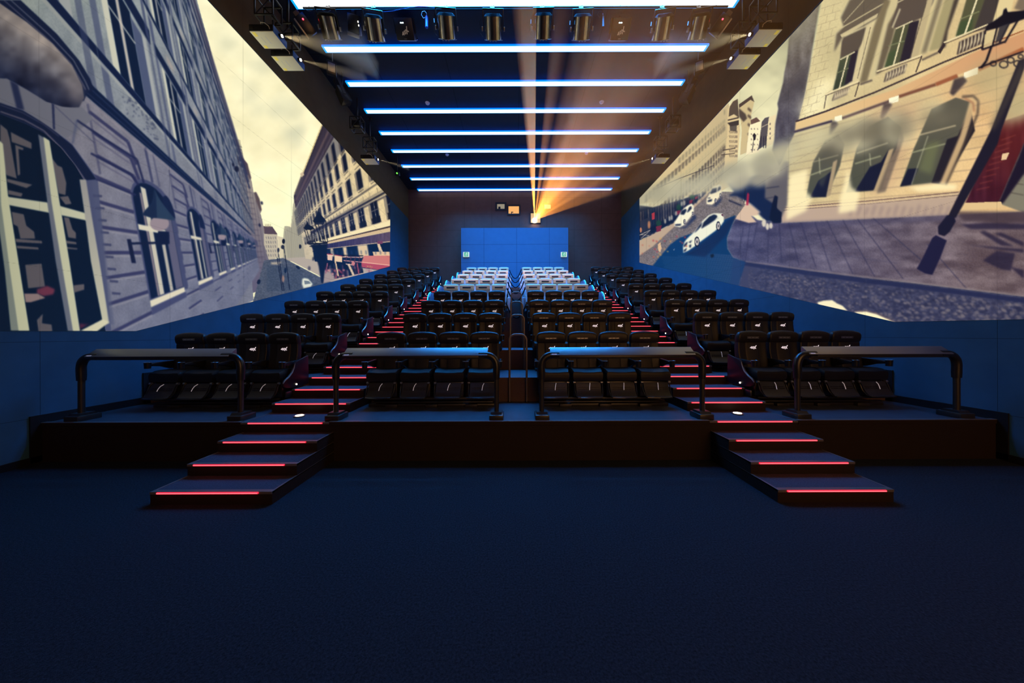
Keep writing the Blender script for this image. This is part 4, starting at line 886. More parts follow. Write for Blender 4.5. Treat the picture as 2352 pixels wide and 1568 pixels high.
for k in range(9):
    Y = 6.27+DY*k; z = rz(k)
    for blk, sgn in (('left', -1), ('right', 1)):
        for i in range(4):          # side blocks, i counts from the stairs
            x = sgn*(4.655+PITCH*i)
            ai = -sgn if i == 0 else 0
            full = (k == 0) or i == 0
            # arms are on the seat's left; the outermost/rightmost seat of each block needs one more
            ex = (i == 0) if sgn < 0 else (i == 3)
            key = ('b', full, ai, ex)
            where = ['beside the stairs','second from the stairs','third from the stairs','nearest the wall'][i]
            place(key, lambda: make_seat(full, ai, ex), x, Y, z, 'black cinema seat, %s of the %s side block, %s' % (rows[k], blk, where), 'cinema seat', 'black seats in the %s side block' % blk)
        for i in range(4):          # centre blocks, i counts from the centre aisle
            x = sgn*(.66+PITCH*i)
            where = ['beside the centre aisle','second from the centre aisle','third from the centre aisle','at the stairs end'][i]
            if k < 4:
                full = k == 0; ex = (i == 0) if sgn < 0 else (i == 3)
                place(('b', full, 0, ex), lambda: make_seat(full, 0, ex), x, Y, z, 'black cinema seat, %s of the centre-%s block, %s' % (rows[k], blk, where), 'cinema seat', 'black seats in the centre-%s block' % blk)
            else:
                sd = sgn if i == 3 else 0
                nn = -sgn if i == 0 else 0; place(('p', sd, nn), lambda: make_prime(sd, nn), x, Y, z, 'cream recliner seat, %s of the centre-%s block, %s' % (rows[k], blk, where), 'cinema seat', 'cream recliners in the centre-%s block' % blk)
# motion bases under the quads of the front row and of the side blocks
def motion_base(x0, x1, y, z, label):
    o = empty('motion_base', ((x0+x1)/2, y, z), label=label, cat='seat base', group='black motion bases under the seat rows'); w = (x1-x0)/2
    MB().box(-w,w,-.42,-.02,.0,.05,.008).build('floor_plate', M['rail'], o)
    MB().box(-w+.02,w-.02,-.46,-.40,.135,.175,.01).build('front_beam', M['footplate'], o)
    MB().box(-w+.06,w-.06,-.44,-.38,.07,.10,.006).build('lower_beam', M['rail'], o)
    for i in range(3): MB().box(-w*.62+i*w*.62-.11, -w*.62+i*w*.62+.11, -.50,-.42,.0,.055,.006).build('actuator_foot', M['footplate'], o)
for blk, sgn in (('left',-1),('right',1)):
    for k in range(9):
        motion_base(*sorted((sgn*.42,sgn*2.80)), 6.27+DY*k, rz(k), 'low black motion base under the %s of the centre-%s block' % (rows[k], blk))
        motion_base(*sorted((sgn*4.42,sgn*6.82)), 6.27+DY*k, rz(k), 'low black motion base under the %s of the %s side block' % (rows[k], blk))
# ------------------------------------------------------------------ railings before the front row
def railing(x0, x1, label):
    Y = 5.0; o = empty('safety_rail', ((x0+x1)/2, Y, Z0), label=label, cat='railing', group='black safety rails along the platform edge'); w = (x1-x0)/2
    zt = CZ-.33-Z0
    for s in (-1,1):
        MB().box(s*w-.11,s*w+.11,-.13,.17,0,.085,.012).prism([(-.10,.085),(.13,.085),(.10,.12),(-.07,.12)],'x',s*w-.085,s*w+.085).build('base_block', M['rail'], o)
        MB().cyl((s*w,0,.10),(s*w,0,zt-.36),.038,n=18).build('post', M['rail'], o)
        pts = [(s*w,0,zt-.38),(s*w,0,zt-.30),(s*(w+.004),0,zt-.18)]+[(s*(w-.16+.16*math.cos(a)),0,zt-.16+.16*math.sin(a)+.0) for a in [PI/2*i/7 for i in range(1,8)]]+[(s*(w-.28),0,zt)]
        MB().tube(pts, [.052]+[.056]*(len(pts)-1), 16).build('padded_elbow', M['plastic'], o)
    MB().box(-w+.18,w-.18,-.045,.045,zt-.055,zt+.01,.012).build('top_beam', M['rail'], o)
    wc = w-.14
    cv = MB().prism([(-.075,zt+.005),(-.07,zt-.005),(.09,zt-.005),(.09,zt+.115),(.075,zt+.12)], 'x', -wc, wc, bev=.002).build('sloped_cover', M['cover'], o)
    for i in range(6): MB().cyl((-wc+.12+i*(2*wc-.24)/5,.082,zt+.118),(-wc+.12+i*(2*wc-.24)/5,.082,zt+.123),.006,n=8).build('screw', M['rail'], cv)
    a = math.atan2(.115,.15)
    st = MB().box(0,.075,0,.003,0,.045).build('sticker', M['sticker'], o, smooth=False); st.location = (-wc+.02,-.066,zt+.012); st.rotation_euler = (-(PI/2-a),0,0)
    for r in range(3): MB().box(.01,.06-.008*r,-.001,0,.010+.011*r,.014+.011*r).build('printed_line', M['ink'], st, smooth=False)
    return o
railing(-6.98,-4.44,'black safety rail before the left side block, by the blue wall')
railing(-2.92,-.36,'black safety rail with blue-lit cover before the centre-left block')
railing(.36,2.92,'black safety rail with blue-lit cover before the centre-right block')
railing(4.44,6.98,'black safety rail before the right side block, by the right wall')
# ------------------------------------------------------------------ back wall: booth panel, port windows, signs
bx0, bx1, bz = P(1059,523,20.3).x, P(1305,523,20.3).x, P(1182,523,20.3).z
struct('wall_booth', MB().box(bx0,bx1,20.3,YB,rz(8),bz), M['booth'])
def port(px0,py0,px1,py1, fr, inner, label, extra=None):
    a, b = P(px0,py0,YB), P(px1,py1,YB); x0,x1,z1,z0 = a.x,b.x,a.z,b.z
    o = empty('projection_port', ((x0+x1)/2,YB,(z0+z1)/2), label=label, cat='port window', group='port windows high on the back wall'); w,h = (x1-x0)/2,(z1-z0)/2
    f = MB(); f.box(-w-fr,-w,-.06,0,-h-fr,h+fr); f.box(w,w+fr,-.06,0,-h-fr,h+fr); f.box(-w,w,-.06,0,h,h+fr); f.box(-w,w,-.06,0,-h-fr,-h)
    f.build('window_frame', M['slot'], o); MB().box(-w,w,-.02,-.005,-h,h).build('lit_pane', inner, o)
    if extra == 'case': MB().box(-w*.7,-w*.1,-.055,-.02,-h,-h*.1).build('equipment', M['slot'], o)
    if extra == 'arm': MB().box(-w*.5,-w*.35,-.05,-.02,-h,-h*.55).cyl((-w*.5,-.035,-h*.55),(-w*.1,-.035,-h*.62),.03,n=8).build('equipment', M['slot'], o); 
    return o
port(1142,469,1159,480,.12,M['dimroom'],'small dim port window, leftmost in the back wall','case')
port(1168,474,1192,491,.10,M['orange'],'orange-lit port window in a dark frame high on the back wall','arm')
port(1250,470,1265,480,.05,M['paleroom'],'small pale port window to the right of the blazing projector port')
pp = port(1219,490,1241,512,.04,M['paleroom'],'projector port with a blazing white lens above the blue panel')
LP = P(1228,506,YB-.1)
q = MB().cyl((0,0,0),(0,-.03,0),.16,n=28).build('lens', M['lens'], pp); q.location = LP-Vector(pp.location)
for px, nm in ((1064,'left'),(1288,'right')):
    a, b = P(px,579,20.3), P(px+14,590,20.3); w, h = (b.x-a.x)/2, (a.z-b.z)/2
    o = empty('exit_sign', ((a.x+b.x)/2,20.3,(a.z+b.z)/2), label='green running-figure exit sign near the %s edge of the blue panel' % nm, cat='exit sign', group='exit signs on the blue panel')
    MB().box(-w,w,-.06,0,-h,h,.01).build('housing', M['signwhite'], o); MB().box(-w*.62,w*.62,-.066,-.06,-h*.86,h*.86).build('green_face', M['signgreen'], o)
    g = MB(); g.cyl((.03,-.068,h*.55),(.03,-.074,h*.55),.028,n=10)
    for (x0,z0),(x1,z1) in (((.03,.06),(-.01,-.02)),((-.01,-.02),(.05,-.05)),((.05,-.05),(.03,-.12)),((-.01,-.02),(-.07,-.09)),((.02,.05),(.09,.0)),((.02,.05),(-.06,.04))): g.cyl((x0,-.07,z0),(x1,-.07,z1),.014,n=6)
    g.build('running_figure', M['signwhite'], o)
for px, nm in ((1044,'left'),(1306,'right')):
    a, b = P(px,620,20.9), P(px+15,631,20.9)
    o = empty('notice_board', ((a.x+b.x)/2,YB,a.z), label='pale notice sheet low on the back wall, %s of the blue panel' % nm, cat='notice', group='notice sheets on the back wall')
    MB().box(-.23,.23,-.03,.006,-.36,0).build('sheet', M['paper'], o)
    g = MB()
    for i in range(5): g.box(-.17,.02+.03*(i%3),-.034,-.03,-.07-i*.05,-.055-i*.05)
    g.box(.08,.19,-.034,-.03,-.30,-.10); g.build('print', M['slot'], o)
# ------------------------------------------------------------------ rope barriers over the centre aisle among the recliners
for k in range(6):
    j = k+3; y = 6.27+DY*j-.35; z = rz(j)+1.16; x = .335
    if k == 0: z = rz(j)+.93
    o = empty('rope_barrier', (0,y,z), label=['lowest','second lowest','third lowest','fourth','second highest','highest'][k]+' sagging black rope across the centre aisle between the recliners', cat='rope', group='sagging ropes across the centre aisle')
    n = 14; MB().tube([(x*(-1+2*i/n), 0, -.48*(1-((-1+2*i/n))**2)) for i in range(n+1)], .024, 8).build('rope', M['hood'], o)
    for s in (-1,1): MB().box(s*x-.02,s*x+.03*s,-.03,.03,-.05,.05,.008).build('hook_plate', M['plastic'], o)
# ------------------------------------------------------------------ ceiling light bars
ZBAR = CZ+9.9
def bar_depth(y): return F*9.9/(768-y)
L0 = 13.3/2
for i in range(9):
    Y = 21.48-(8-i)*1.515
    o = empty('light_bar', (.0,Y,ZBAR), label='long blue-white ceiling light bar, %s from the screen end' % ordn(i) if i else 'nearest and widest blue-white ceiling light bar, cut by the picture top', cat='ceiling light', group='parallel light bars across the ceiling')
    h = .125 if i else .17
    MB().box(-L0,L0,-h,h,.004,.06).build('housing', M['bar_side'], o)
    f = MB(); f.box(-L0,L0,-h,-h+.02,0,.004); f.box(-L0,L0,h-.02,h,0,.004); f.box(-L0,-L0+.07,-h+.02,h-.02,0,.004); f.box(L0-.07,L0,-h+.02,h-.02,0,.004); f.build('rim', M['bar_glare_rim'], o)
    MB().box(-L0+.07,L0-.07,-h+.02,h-.02,-.002,.004).build('diffuser', M['bar_core'], o)
    for s in (-.8,-.27,.27,.8): MB().cyl((s*L0,0,.05),(s*L0,0,ZC-ZBAR),.012,n=8).build('hanger', M['rail'], o)
    if i == 8: continue
    ld = bpy.data.lights.new('bar_lamp', 'AREA'); ld.shape = 'RECTANGLE'; ld.size = 9.; ld.size_y = .22; ld.energy = BAR_W; ld.color = (.006,.30,1.); ld.spread = math.radians(105)
    lo = bpy.data.objects.new('bar_lamp', ld); COL.objects.link(lo); lo.parent = o; lo.location = (0,0,-.012)
def hang(o, top=None, r=.014):
    bpy.context.view_layer.update()
    z = o.location.z; top = ZC if top is None else top; inv = o.matrix_basis.to_3x3().inverted()
    MB().cyl(inv @ Vector((0,.06,.04)), inv @ Vector((0,.06,top-z)), r, n=8).build('hanger_rod', M['rail'], o)
# ------------------------------------------------------------------ effects rig between the first two bars
RY = 9.62
def R(px, py, Y=RY): return P(px, py, Y)
def R2(px, py): return P(px, py+4, 9.80)
t = empty('ceiling_truss', (0,9.45,CZ+9.86), label='dark pipe truss behind the nearest light bar carrying the fans', cat='truss')
MB().cyl((-6.4,0,0),(6.4,0,0),.026).build('upper_pipe', M['rail'], t)
for px in (710,757,861,910,1026,1133,1247,1336,1425,1521,1605,1645):
    MB().cyl((R(px,20,9.45).x,0,0),(R(px,20,9.45).x,0,ZC-CZ-9.86),.014,n=8).build('drop_rod', M['rail'], t)
def tilt_mx(ax): return ax
fans = [(757,62,.10),(861,66,.14),(1026,62,.06),(1133,64,.02),(1247,62,-.02),(1336,64,-.04),(1521,64,-.12),(1605,62,-.14)]
for i, (px, py, roll) in enumerate(fans):
    p = R(px, py); a = math.radians(46)
    o = empty('effects_fan', p, label='steel drum fan hanging under the ceiling, %s from the left' % ordn(i), cat='fan', group='steel drum fans behind the nearest light bar')
    o.rotation_euler = (a, roll*1.2, 0)      # drum axis: towards the seats and down
    MB().cyl((0,0,-.27),(0,0,.25),.265,n=40,caps=False).cyl((0,0,-.26),(0,0,.25),.255,n=40).build('drum', M['steel'], o)
    MB().tube([(.272*math.cos(2*PI*k/32),.272*math.sin(2*PI*k/32),-.27) for k in range(33)], .010, 6).build('lower_rim', M['cover'], o)
    MB().cyl((0,0,.25),(0,0,.31),.27,.20,32).build('motor_hood', M['hood'], o)
    for s in (-1,1): MB().box(s*.30-.012,s*.30+.012,-.03,.03,-.05,.40,.004).build('yoke_arm', M['plastic'], o); MB().box(s*.335-.02,s*.335+.02,-.04,.04,-.08,.03,.006).build('knob', M['cover'], o)
    MB().box(-.31,.31,-.03,.03,.38,.42,.005).build('yoke_bar', M['plastic'], o)
    for s in (-1,0,1): MB().box(s*.09-.014,s*.09+.014,-.30,-.262,-.30,-.272,.004).build('spring_clip', M['metal'], o)
    if i in (2,4,5,6,7): MB().box(-.375,-.365,-.02,.02,.08,.17).build('status_light', M['blue_dot'], o)
    MB().tube([(-.34,0,.3),(-.42,0,.1),(-.40,-.02,-.12),(-.32,-.03,-.2)], .006, 6).build('cable', M['plastic'], o)
    c = R(px-2, 19, 9.45); cl = empty('pipe_clamp', (c.x,9.42,c.z), label='pale pipe clamp on the truss above the %s drum fan' % ordn(i), cat='clamp', group='pale pipe clamps on the truss')
    MB().prism([(-.06,-.03),(.06,-.03),(.06,.03),(.03,.05),(.01,.0),(-.03,.0),(-.06,.04)],'y',-.02,.02).build('jaw', M['metal'], cl); MB().cyl((-.02,-.03,.01),(-.02,.03,.01),.012,n=8).build('bolt', M['metal'], cl)
for i, px in enumerate((922,1432)):
    a, b = R(px-21,28), R(px+21,68)
    o = empty('effects_box', ((a.x+b.x)/2,9.86,(a.z+b.z)/2-.02), label='black effects box with a pale mark on the %s' % ('left half of the truss' if i == 0 else 'right half of the truss'), cat='effects box', group='black boxes on the truss')
    o.rotation_euler = (math.radians(40),0,0); w = (b.x-a.x)/2
    MB().box(-w,w,0,.34,-.26,.26,.02).build('case', M['slot'], o); l = logo_mb(.155,.004).build('logo', M['logo2'], o, smooth=False); l.location = (0,-.004,-.08); l.rotation_euler = (0,-.5,0)
    MB().box(-.09,-.05,-.01,0,.13,.155).box(-.03,.01,-.01,0,.13,.155).build('indicator', M['white_dot'], o)
    MB().box(-.04,.04,-.006,0,-.235,-.215).build('latch', M['metal'], o); hang(o)
    for s in (-1,1): MB().box(s*(w+.03)-.01,s*(w+.03)+.01,.1,.2,-.1,.26).build('bracket', M['plastic'], o)
for i, (px, s) in enumerate(((700,-1),(1656,1))):
    o = empty('strobe_panel', R2(px,52), label='tilted black strobe panel with a red indicator at the %s end of the truss' % ('left' if s < 0 else 'right'), cat='strobe', group='tilted strobe panels on the truss'); o.rotation_euler = (math.radians(40), s*.65, 0)
    MB().box(-.17,.17,-.02,.16,-.28,.24,.015).build('case', M['plastic'], o); MB().box(s*.14,s*.19,-.05,-.02,-.30,.22,.005).build('edge_strip', M['metal'], o)
    MB().cyl((-s*.05,-.03,.10),(-s*.05,-.05,.10),.022,n=12).build('indicator', M['red_dot'], o); MB().box(-.08,.08,.0,.10,.24,.34).build('yoke', M['plastic'], o); hang(o)
o = empty('strobe_panel', R2(812,52), label='dark flat lamp panel between the first two drum fans', cat='strobe', group='tilted strobe panels on the truss'); o.rotation_euler = (math.radians(40), .35, 0)
MB().box(-.19,.19,-.02,.14,-.22,.24,.015).build('case', M['plastic'], o); MB().box(-.20,.20,-.05,-.02,-.30,-.20,.01).build('visor', M['cover'], o)
MB().box(.16,.18,-.03,-.02,.08,.12).box(.18,.20,-.03,-.02,0.,.04).build('indicator', M['lamp'], o); MB().box(-.05,.05,0,.1,.24,.34).build('yoke', M['plastic'], o); hang(o)
for i, (px, m_) in enumerate(((980,'bluegas'),(1385,'gloss'))):
    o = empty('fog_canister', R(px,49), label=('small blue canister hanging left of the third drum fan' if i == 0 else 'small dark red canister hanging beside the right effects box'), cat='canister', group='small canisters on the truss')
    MB().cyl((0,0,-.19),(0,0,.13),.045).cyl((0,0,.13),(0,0,.18),.045,.015).build('bottle', M[m_], o); MB().cyl((0,0,.18),(0,0,.24),.012,n=8).build('valve', M['metal'], o); hang(o)
    MB().tube([(0,0,.24),(-.06,0,.32),(-.14,0,.30),(-.16,0,.20),(-.10,0,.10),(-.05,0,.12)], .006, 6).build('hose', M['blue_dot'] if i == 0 else M['plastic'], o)  # blue hose borrows a glowing material, though it gives no light itself
for i, (p0, p1) in enumerate((((845,24),(1000,18)),((700,20),(760,24)))):
    a, b = R(*p0, 9.4), R(*p1, 9.4); n = 8
    o = MB().tube([a.lerp(b, k/n)+Vector((0,0,-.06*math.sin(PI*k/n*(2+i)))) for k in range(n+1)], .008, 6).build('looped_cable', M['blue_end_cable']); tag(o, ['loose blue cable looping along the left half of the truss','short cable at the left end of the truss'][i], 'cable', 'loose cables on the truss')
# ------------------------------------------------------------------ side projectors on cages
def projector(side, Y, n):
    s = side
    z = CZ+8.02; x0, x1 = (s*6.42, s*7.04)
    o = empty('side_projector', (s*6.73, Y+.25, z), label='boxy %s projector under the ceiling on the %s side, lens aglow' % (['front','second','rear'][n], 'left' if s < 0 else 'right'), cat='projector', group='side projectors hung along both walls')
    w = .31
    MB().box(-w,w,-.25,.25,0,.19,.012).build('case', M['proj'], o)
    MB().box(-w-.004,w+.004,-.262,-.246,.012,.185,.004).build('front_face', M['slot'], o)
    g = MB()
    for q in (-1,1): g.box(q*.24-.045,q*.24+.045,-.268,-.262,.05,.15,.004)
    g.build('vent', M['rail'], o)
    e = -s*w
    MB().box(min(e,e-s*.012),max(e,e-s*.012),-.25,.25,.0,.19,.004).build('blue_lit_end', M['blue_end_cable'], o)  # blue light falling on this end is put into its colour
    MB().cyl((e,-.02,.10),(e-s*.07,-.02,.10),.055,n=20).build('lens_barrel', M['plastic'], o); MB().cyl((e-s*.07,-.02,.10),(e-s*.085,-.02,.10),.033,n=16).build('lens', M['lens2'], o)
    y_ = MB(); y_.box(s*.22-.04,s*.22+.04,-.235,-.12,-.003,0); y_.box(s*.22-.04,s*.22+.04,.15,.235,-.003,0); y_.build('warning_label', M['yellow'], o)
    k_ = MB(); k_.box(-.01,.01,-.12,.10,-.002,0); k_.box(s*.13-.006,s*.13+.006,-.10,.08,-.002,0); k_.build('slots', M['white'], o)
    MB().tube([(s*.05,-.2,.19),(s*.0,-.27,.23),(-s*.12,-.28,.20),(-s*.22,-.275,.12),(-s*.24,-.27,.05)], .008, 6).build('cable', M['cable'], o)
    c = MB(); H = ZC-z; b = .24
    for qx in (-b,b):
        for qy in (-.16,.16): c.box(qx-.016,qx+.016,qy-.016,qy+.016,.55,1.05)
    for zz in (.55,1.05):
        for q in (-.16,.16): c.box(-b,b,q-.016,q+.016,zz-.016,zz+.016)
        for q in (-b,b): c.box(q-.016,q+.016,-.16,.16,zz-.016,zz+.016)
    c.cyl((-b,-.16,.55),(b,-.16,1.05),.014,n=8); c.cyl((b,.16,.55),(-b,.16,1.05),.014,n=8)
    for q in (-1,1): c.cyl((q*.12,0,.19),(q*.12,0,.55),.018,n=8)
    c.cyl((0,0,1.05),(0,0,H),.035,n=12); c.build('mounting_cage', M['rail'], o)
    MB().cyl((0,0,H-.03),(0,0,H),.10,n=20).build('ceiling_flange', M['rail'], o)
    return o
for s in (-1,1):
    for n, Y in enumerate((8.28,9.02,14.28)): projector(s, Y, n)
# two added warm fill lamps, not real fixtures, brightening the recliners
for s in (-1,1):
    p = Vector((s*3.3, 10.35, ZC-.30)); o = empty('fill_lamp', p, label='added warm fill lamp near the %s end of the centre fans, aimed at the recliners' % ('left' if s < 0 else 'right'), cat='fill_lamp', group='added fill lamps for the recliners')
    d = (Vector((s*1.6,15.6,4.6))-p).normalized(); o.rotation_euler = d.to_track_quat('-Z','Y').to_euler()
    MB().cyl((0,0,-.02),(0,0,.24),.075,.06,20).build('can', M['plastic'], o); hang(o)
    ld = bpy.data.lights.new('fill_spot','SPOT'); ld.energy = WARM_W; ld.color = (1.,.47,.20); ld.spot_size = math.radians(34); ld.spot_blend = .5; ld.shadow_soft_size = .05
    lo = bpy.data.objects.new('fill_spot', ld); COL.objects.link(lo); lo.parent = o; lo.location = (0,0,-.04)
# dark speakers and moving heads along the ceiling edge
for s in (-1,1):
    nm = 'left' if s < 0 else 'right'
    p = P(1181+s*412, 186, 11.6)
    o = empty('surround_speaker', (s*6.6,11.9,CZ+9.25), label='dark angled surround speaker under the ceiling near the %s wall' % nm, cat='speaker', group='dark speakers under the ceiling edge'); o.rotation_euler = (math.radians(25),0,s*.9)
    MB().box(-.2,.2,-.16,.18,-.42,.12,.02).build('cabinet', M['plastic'], o); MB().box(-.17,.17,-.168,-.16,-.38,.08).build('grille', M['rail'], o); MB().box(-.22,-.2,-.05,.05,-.2,.5).box(.2,.22,-.05,.05,-.2,.5).box(-.22,.22,-.05,.05,.48,.5).build('bracket', M['rail'], o); hang(o)
    o = empty('surround_speaker', (s*6.45,11.0,CZ+9.45), label='dark compact speaker on a bracket beside the %s angled speaker' % nm, cat='speaker', group='dark speakers under the ceiling edge'); o.rotation_euler = (math.radians(20),0,-s*.5)
    MB().box(-.15,.15,-.15,.15,-.28,.1,.02).build('cabinet', M['plastic'], o); MB().box(-.11,.11,-.158,-.15,-.22,.04,.005).build('grille', M['cover'], o); hang(o, r=.02)
    o = empty('ceiling_cage', (s*6.7,13.3,CZ+8.9), label='empty black equipment cage hanging before the rear %s projector' % nm, cat='equipment cage', group='hanging equipment cages')
    c = MB()
    for qx in (-.22,.22):
        for qy in (-.18,.18): c.box(qx-.016,qx+.016,qy-.016,qy+.016,-.25,.25)
    for zz in (-.25,.25):
        for q in (-.18,.18): c.box(-.22,.22,q-.016,q+.016,zz-.016,zz+.016)
        for q in (-.22,.22): c.box(q-.016,q+.016,-.18,.18,zz-.016,zz+.016)
    c.cyl((-.22,-.18,-.25),(.22,-.18,.25),.014,n=8); c.build('frame', M['rail'], o); MB().cyl((0,0,.25),(0,0,ZC-CZ-8.9),.03,n=12).build('drop_pipe', M['rail'], o)
    MB().box(-.18,.18,-.15,.15,-.10,.12,.02).build('equipment', M['plastic'], o)
for px, py, nm in ((982,239,'front left'),(1382,238,'front right'),(1027,357,'rear left'),(1347,355,'rear right')):
    D = 9.98*F/(768-py); p = P(px,py,D)
    o = empty('smoke_detector', (p.x,D,ZC), label='small pale smoke detector on the ceiling, %s of four' % nm, cat='smoke detector', group='smoke detectors on the ceiling'); MB().cyl((0,0,-.05),(0,0,0),.08,.10,20).build('body', M['white'], o); MB().cyl((0,0,-.08),(0,0,-.05),.04,.05,14).build('sensor', M['white'], o)
gx = P(912,398,17.3); o = empty('indicator_lamp', (gx.x,17.3,gx.z), label='tiny green indicator lamp on a box by the left ceiling edge', cat='indicator lamp'); MB().cyl((0,0,0),(0,-.03,0),.035,n=12).build('lens', M['green_led'], o); MB().box(-.12,.12,0,.12,-.10,.08,.01).build('box', M['plastic'], o); hang(o)
# ------------------------------------------------------------------ the pictures on the side walls
import numpy as np
def s2l(a): return np.where(a <= .04045, a/12.92, ((a+.055)/1.055)**2.4)
def picture(cv, xs, top, bot, wallx, name, label):
    """a flat picture lying on the wall: a grid of points on the wall plane, one colour each"""
    N = 440
    pts, px_, py_ = [], [], []
    for x in xs:
        t, b = top(x), bot(x); tt = max(t, -26)
        rowsy = list(np.linspace(t, tt, 9)[:-1]) + list(np.linspace(tt, b, N)) if t < -26 else [t]*8+list(np.linspace(t, b, N))
        for y in rowsy:
            a, bb = ray(x, y); Y = (wallx-CX)/a
            pts.append((wallx, Y, CZ+bb*Y)); px_.append(x); py_.append(y)
    pts = np.array(pts, np.float32); px_ = np.array(px_); py_ = np.array(py_)
    X = np.clip(px_-cv.x0-.5, 0, cv.w-1.01); Yy = np.clip(py_-cv.y0-.5, 0, cv.h-1.01)
    xi, yi = X.astype(int), Yy.astype(int); fx, fy = (X-xi)[:,None], (Yy-yi)[:,None]
    A = cv.a; c = (A[yi,xi]*(1-fx)+A[yi,xi+1]*fx)*(1-fy)+(A[yi+1,xi]*(1-fx)+A[yi+1,xi+1]*fx)*fy
    c = s2l(np.clip(c, 0, 1))
    # joints of the wall panels under the picture
    wpx = 1.1*pts[:,1]/F
    for o_, s_, v in ((CZ-.09, 1.155, pts[:,2]), (4.82, 1.82, pts[:,1])):
        d = np.abs(((v-o_)/s_+.5)%1-.5)*s_; k = np.clip(1-d/(wpx*.8), 0, 1); c *= (1-.28*k)[:,None]
    n = N+8; m = len(xs)
    idx = np.arange(m*n).reshape(m, n)
    q = np.stack([idx[:-1,:-1], idx[1:,:-1], idx[1:,1:], idx[:-1,1:]], -1).reshape(-1,4)
    ok = np.abs(pts[q[:,0]]-pts[q[:,3]]).sum(1) > 1e-6; ok |= np.abs(pts[q[:,1]]-pts[q[:,2]]).sum(1) > 1e-6; q = q[ok]
    me = bpy.data.meshes.new(name); me.vertices.add(len(pts)); off = .004 if wallx < 0 else -.004
    pts[:,0] += off; me.vertices.foreach_set('co', pts.ravel())
    me.loops.add(q.size); me.polygons.add(len(q)); me.loops.foreach_set('vertex_index', q.ravel().astype(np.int32))
    me.polygons.foreach_set('loop_start', np.arange(0, q.size, 4, dtype=np.int32))
    try: me.polygons.foreach_set('loop_total', np.full(len(q), 4, np.int32))
    except Exception: pass
    me.update(calc_edges=True); me.validate()
    at = me.color_attributes.new('film', 'FLOAT_COLOR', 'POINT')
    at.data.foreach_set('color', np.concatenate([c, np.ones((len(c),1))], 1).astype(np.float32).ravel())
    m_ = bpy.data.materials.new(name); m_.use_nodes = True; nt = m_.node_tree; b = nt.nodes['Principled BSDF']
    b.inputs['Base Color'].default_value = (.03,.04,.05,1); b.inputs['Roughness'].default_value = .9; b.inputs['Specular IOR Level'].default_value = .0
    a = nt.nodes.new('ShaderNodeAttribute'); a.attribute_name = 'film'; nt.links.new(a.outputs['Color'], b.inputs['Emission Color']); b.inputs['Emission Strength'].default_value = PIC_S
    me.materials.append(m_); o = bpy.data.objects.new(name, me); COL.objects.link(o)
    return tag(o, label, 'projected picture')
WLP, WRP = WL, WR
xl = list(np.arange(-400,0,8))+list(np.arange(0,895.5,1.5))+[896.]
picture(paint_left(), xl, lambda x: 455+(x-895)*1.085, lambda x: min(760, 613+(896-x)*.2515), WL, 'street_picture', 'film picture on the left wall: slate-blue arched street facade under pale sky')
xr = [1469.]+list(np.arange(1470.,2352,1.5))+list(np.arange(2352,2700,8))
picture(paint_right(), xr, lambda x: 455+(1469-x)*1.075, lambda x: min(603+(x-1469)*.232, 739-(x-2055)*.02), WR, 'street_picture', 'film picture on the right wall: white cars, smoke and a sunlit palace')
# main screen behind the viewer, carrying the third part of the picture
o = empty('main_screen', (0,YF,0), label='wide main cinema screen on the front wall behind the viewer', cat='cinema screen')
ms = bpy.data.materials.new('main_picture'); ms.use_nodes = True; nt = ms.node_tree; b = nt.nodes['Principled BSDF']; b.inputs['Base Color'].default_value = (.01,.01,.01,1)
tc = nt.nodes.new('ShaderNodeTexCoord'); sp = nt.nodes.new('ShaderNodeSeparateXYZ'); nt.links.new(tc.outputs['Generated'], sp.inputs[0])
cr = nt.nodes.new('ShaderNodeValToRGB'); cr.color_ramp.elements[0].color = (.015,.018,.03,1); cr.color_ramp.elements[0].position = .42
cr.color_ramp.elements[1].color = (1.,.46,.16,1); cr.color_ramp.elements[1].position = .85
nt.links.new(sp.outputs['X'], cr.inputs['Fac']); nt.links.new(cr.outputs['Color'], b.inputs['Emission Color']); b.inputs['Emission Strength'].default_value = MAIN_S
MB().box(-6.8,6.8,.02,.06,1.3,8.6).build('picture_surface', ms, o, smooth=False)
MB().box(-6.95,6.95,0,.02,1.15,8.75).build('screen_frame', M['slot'], o)
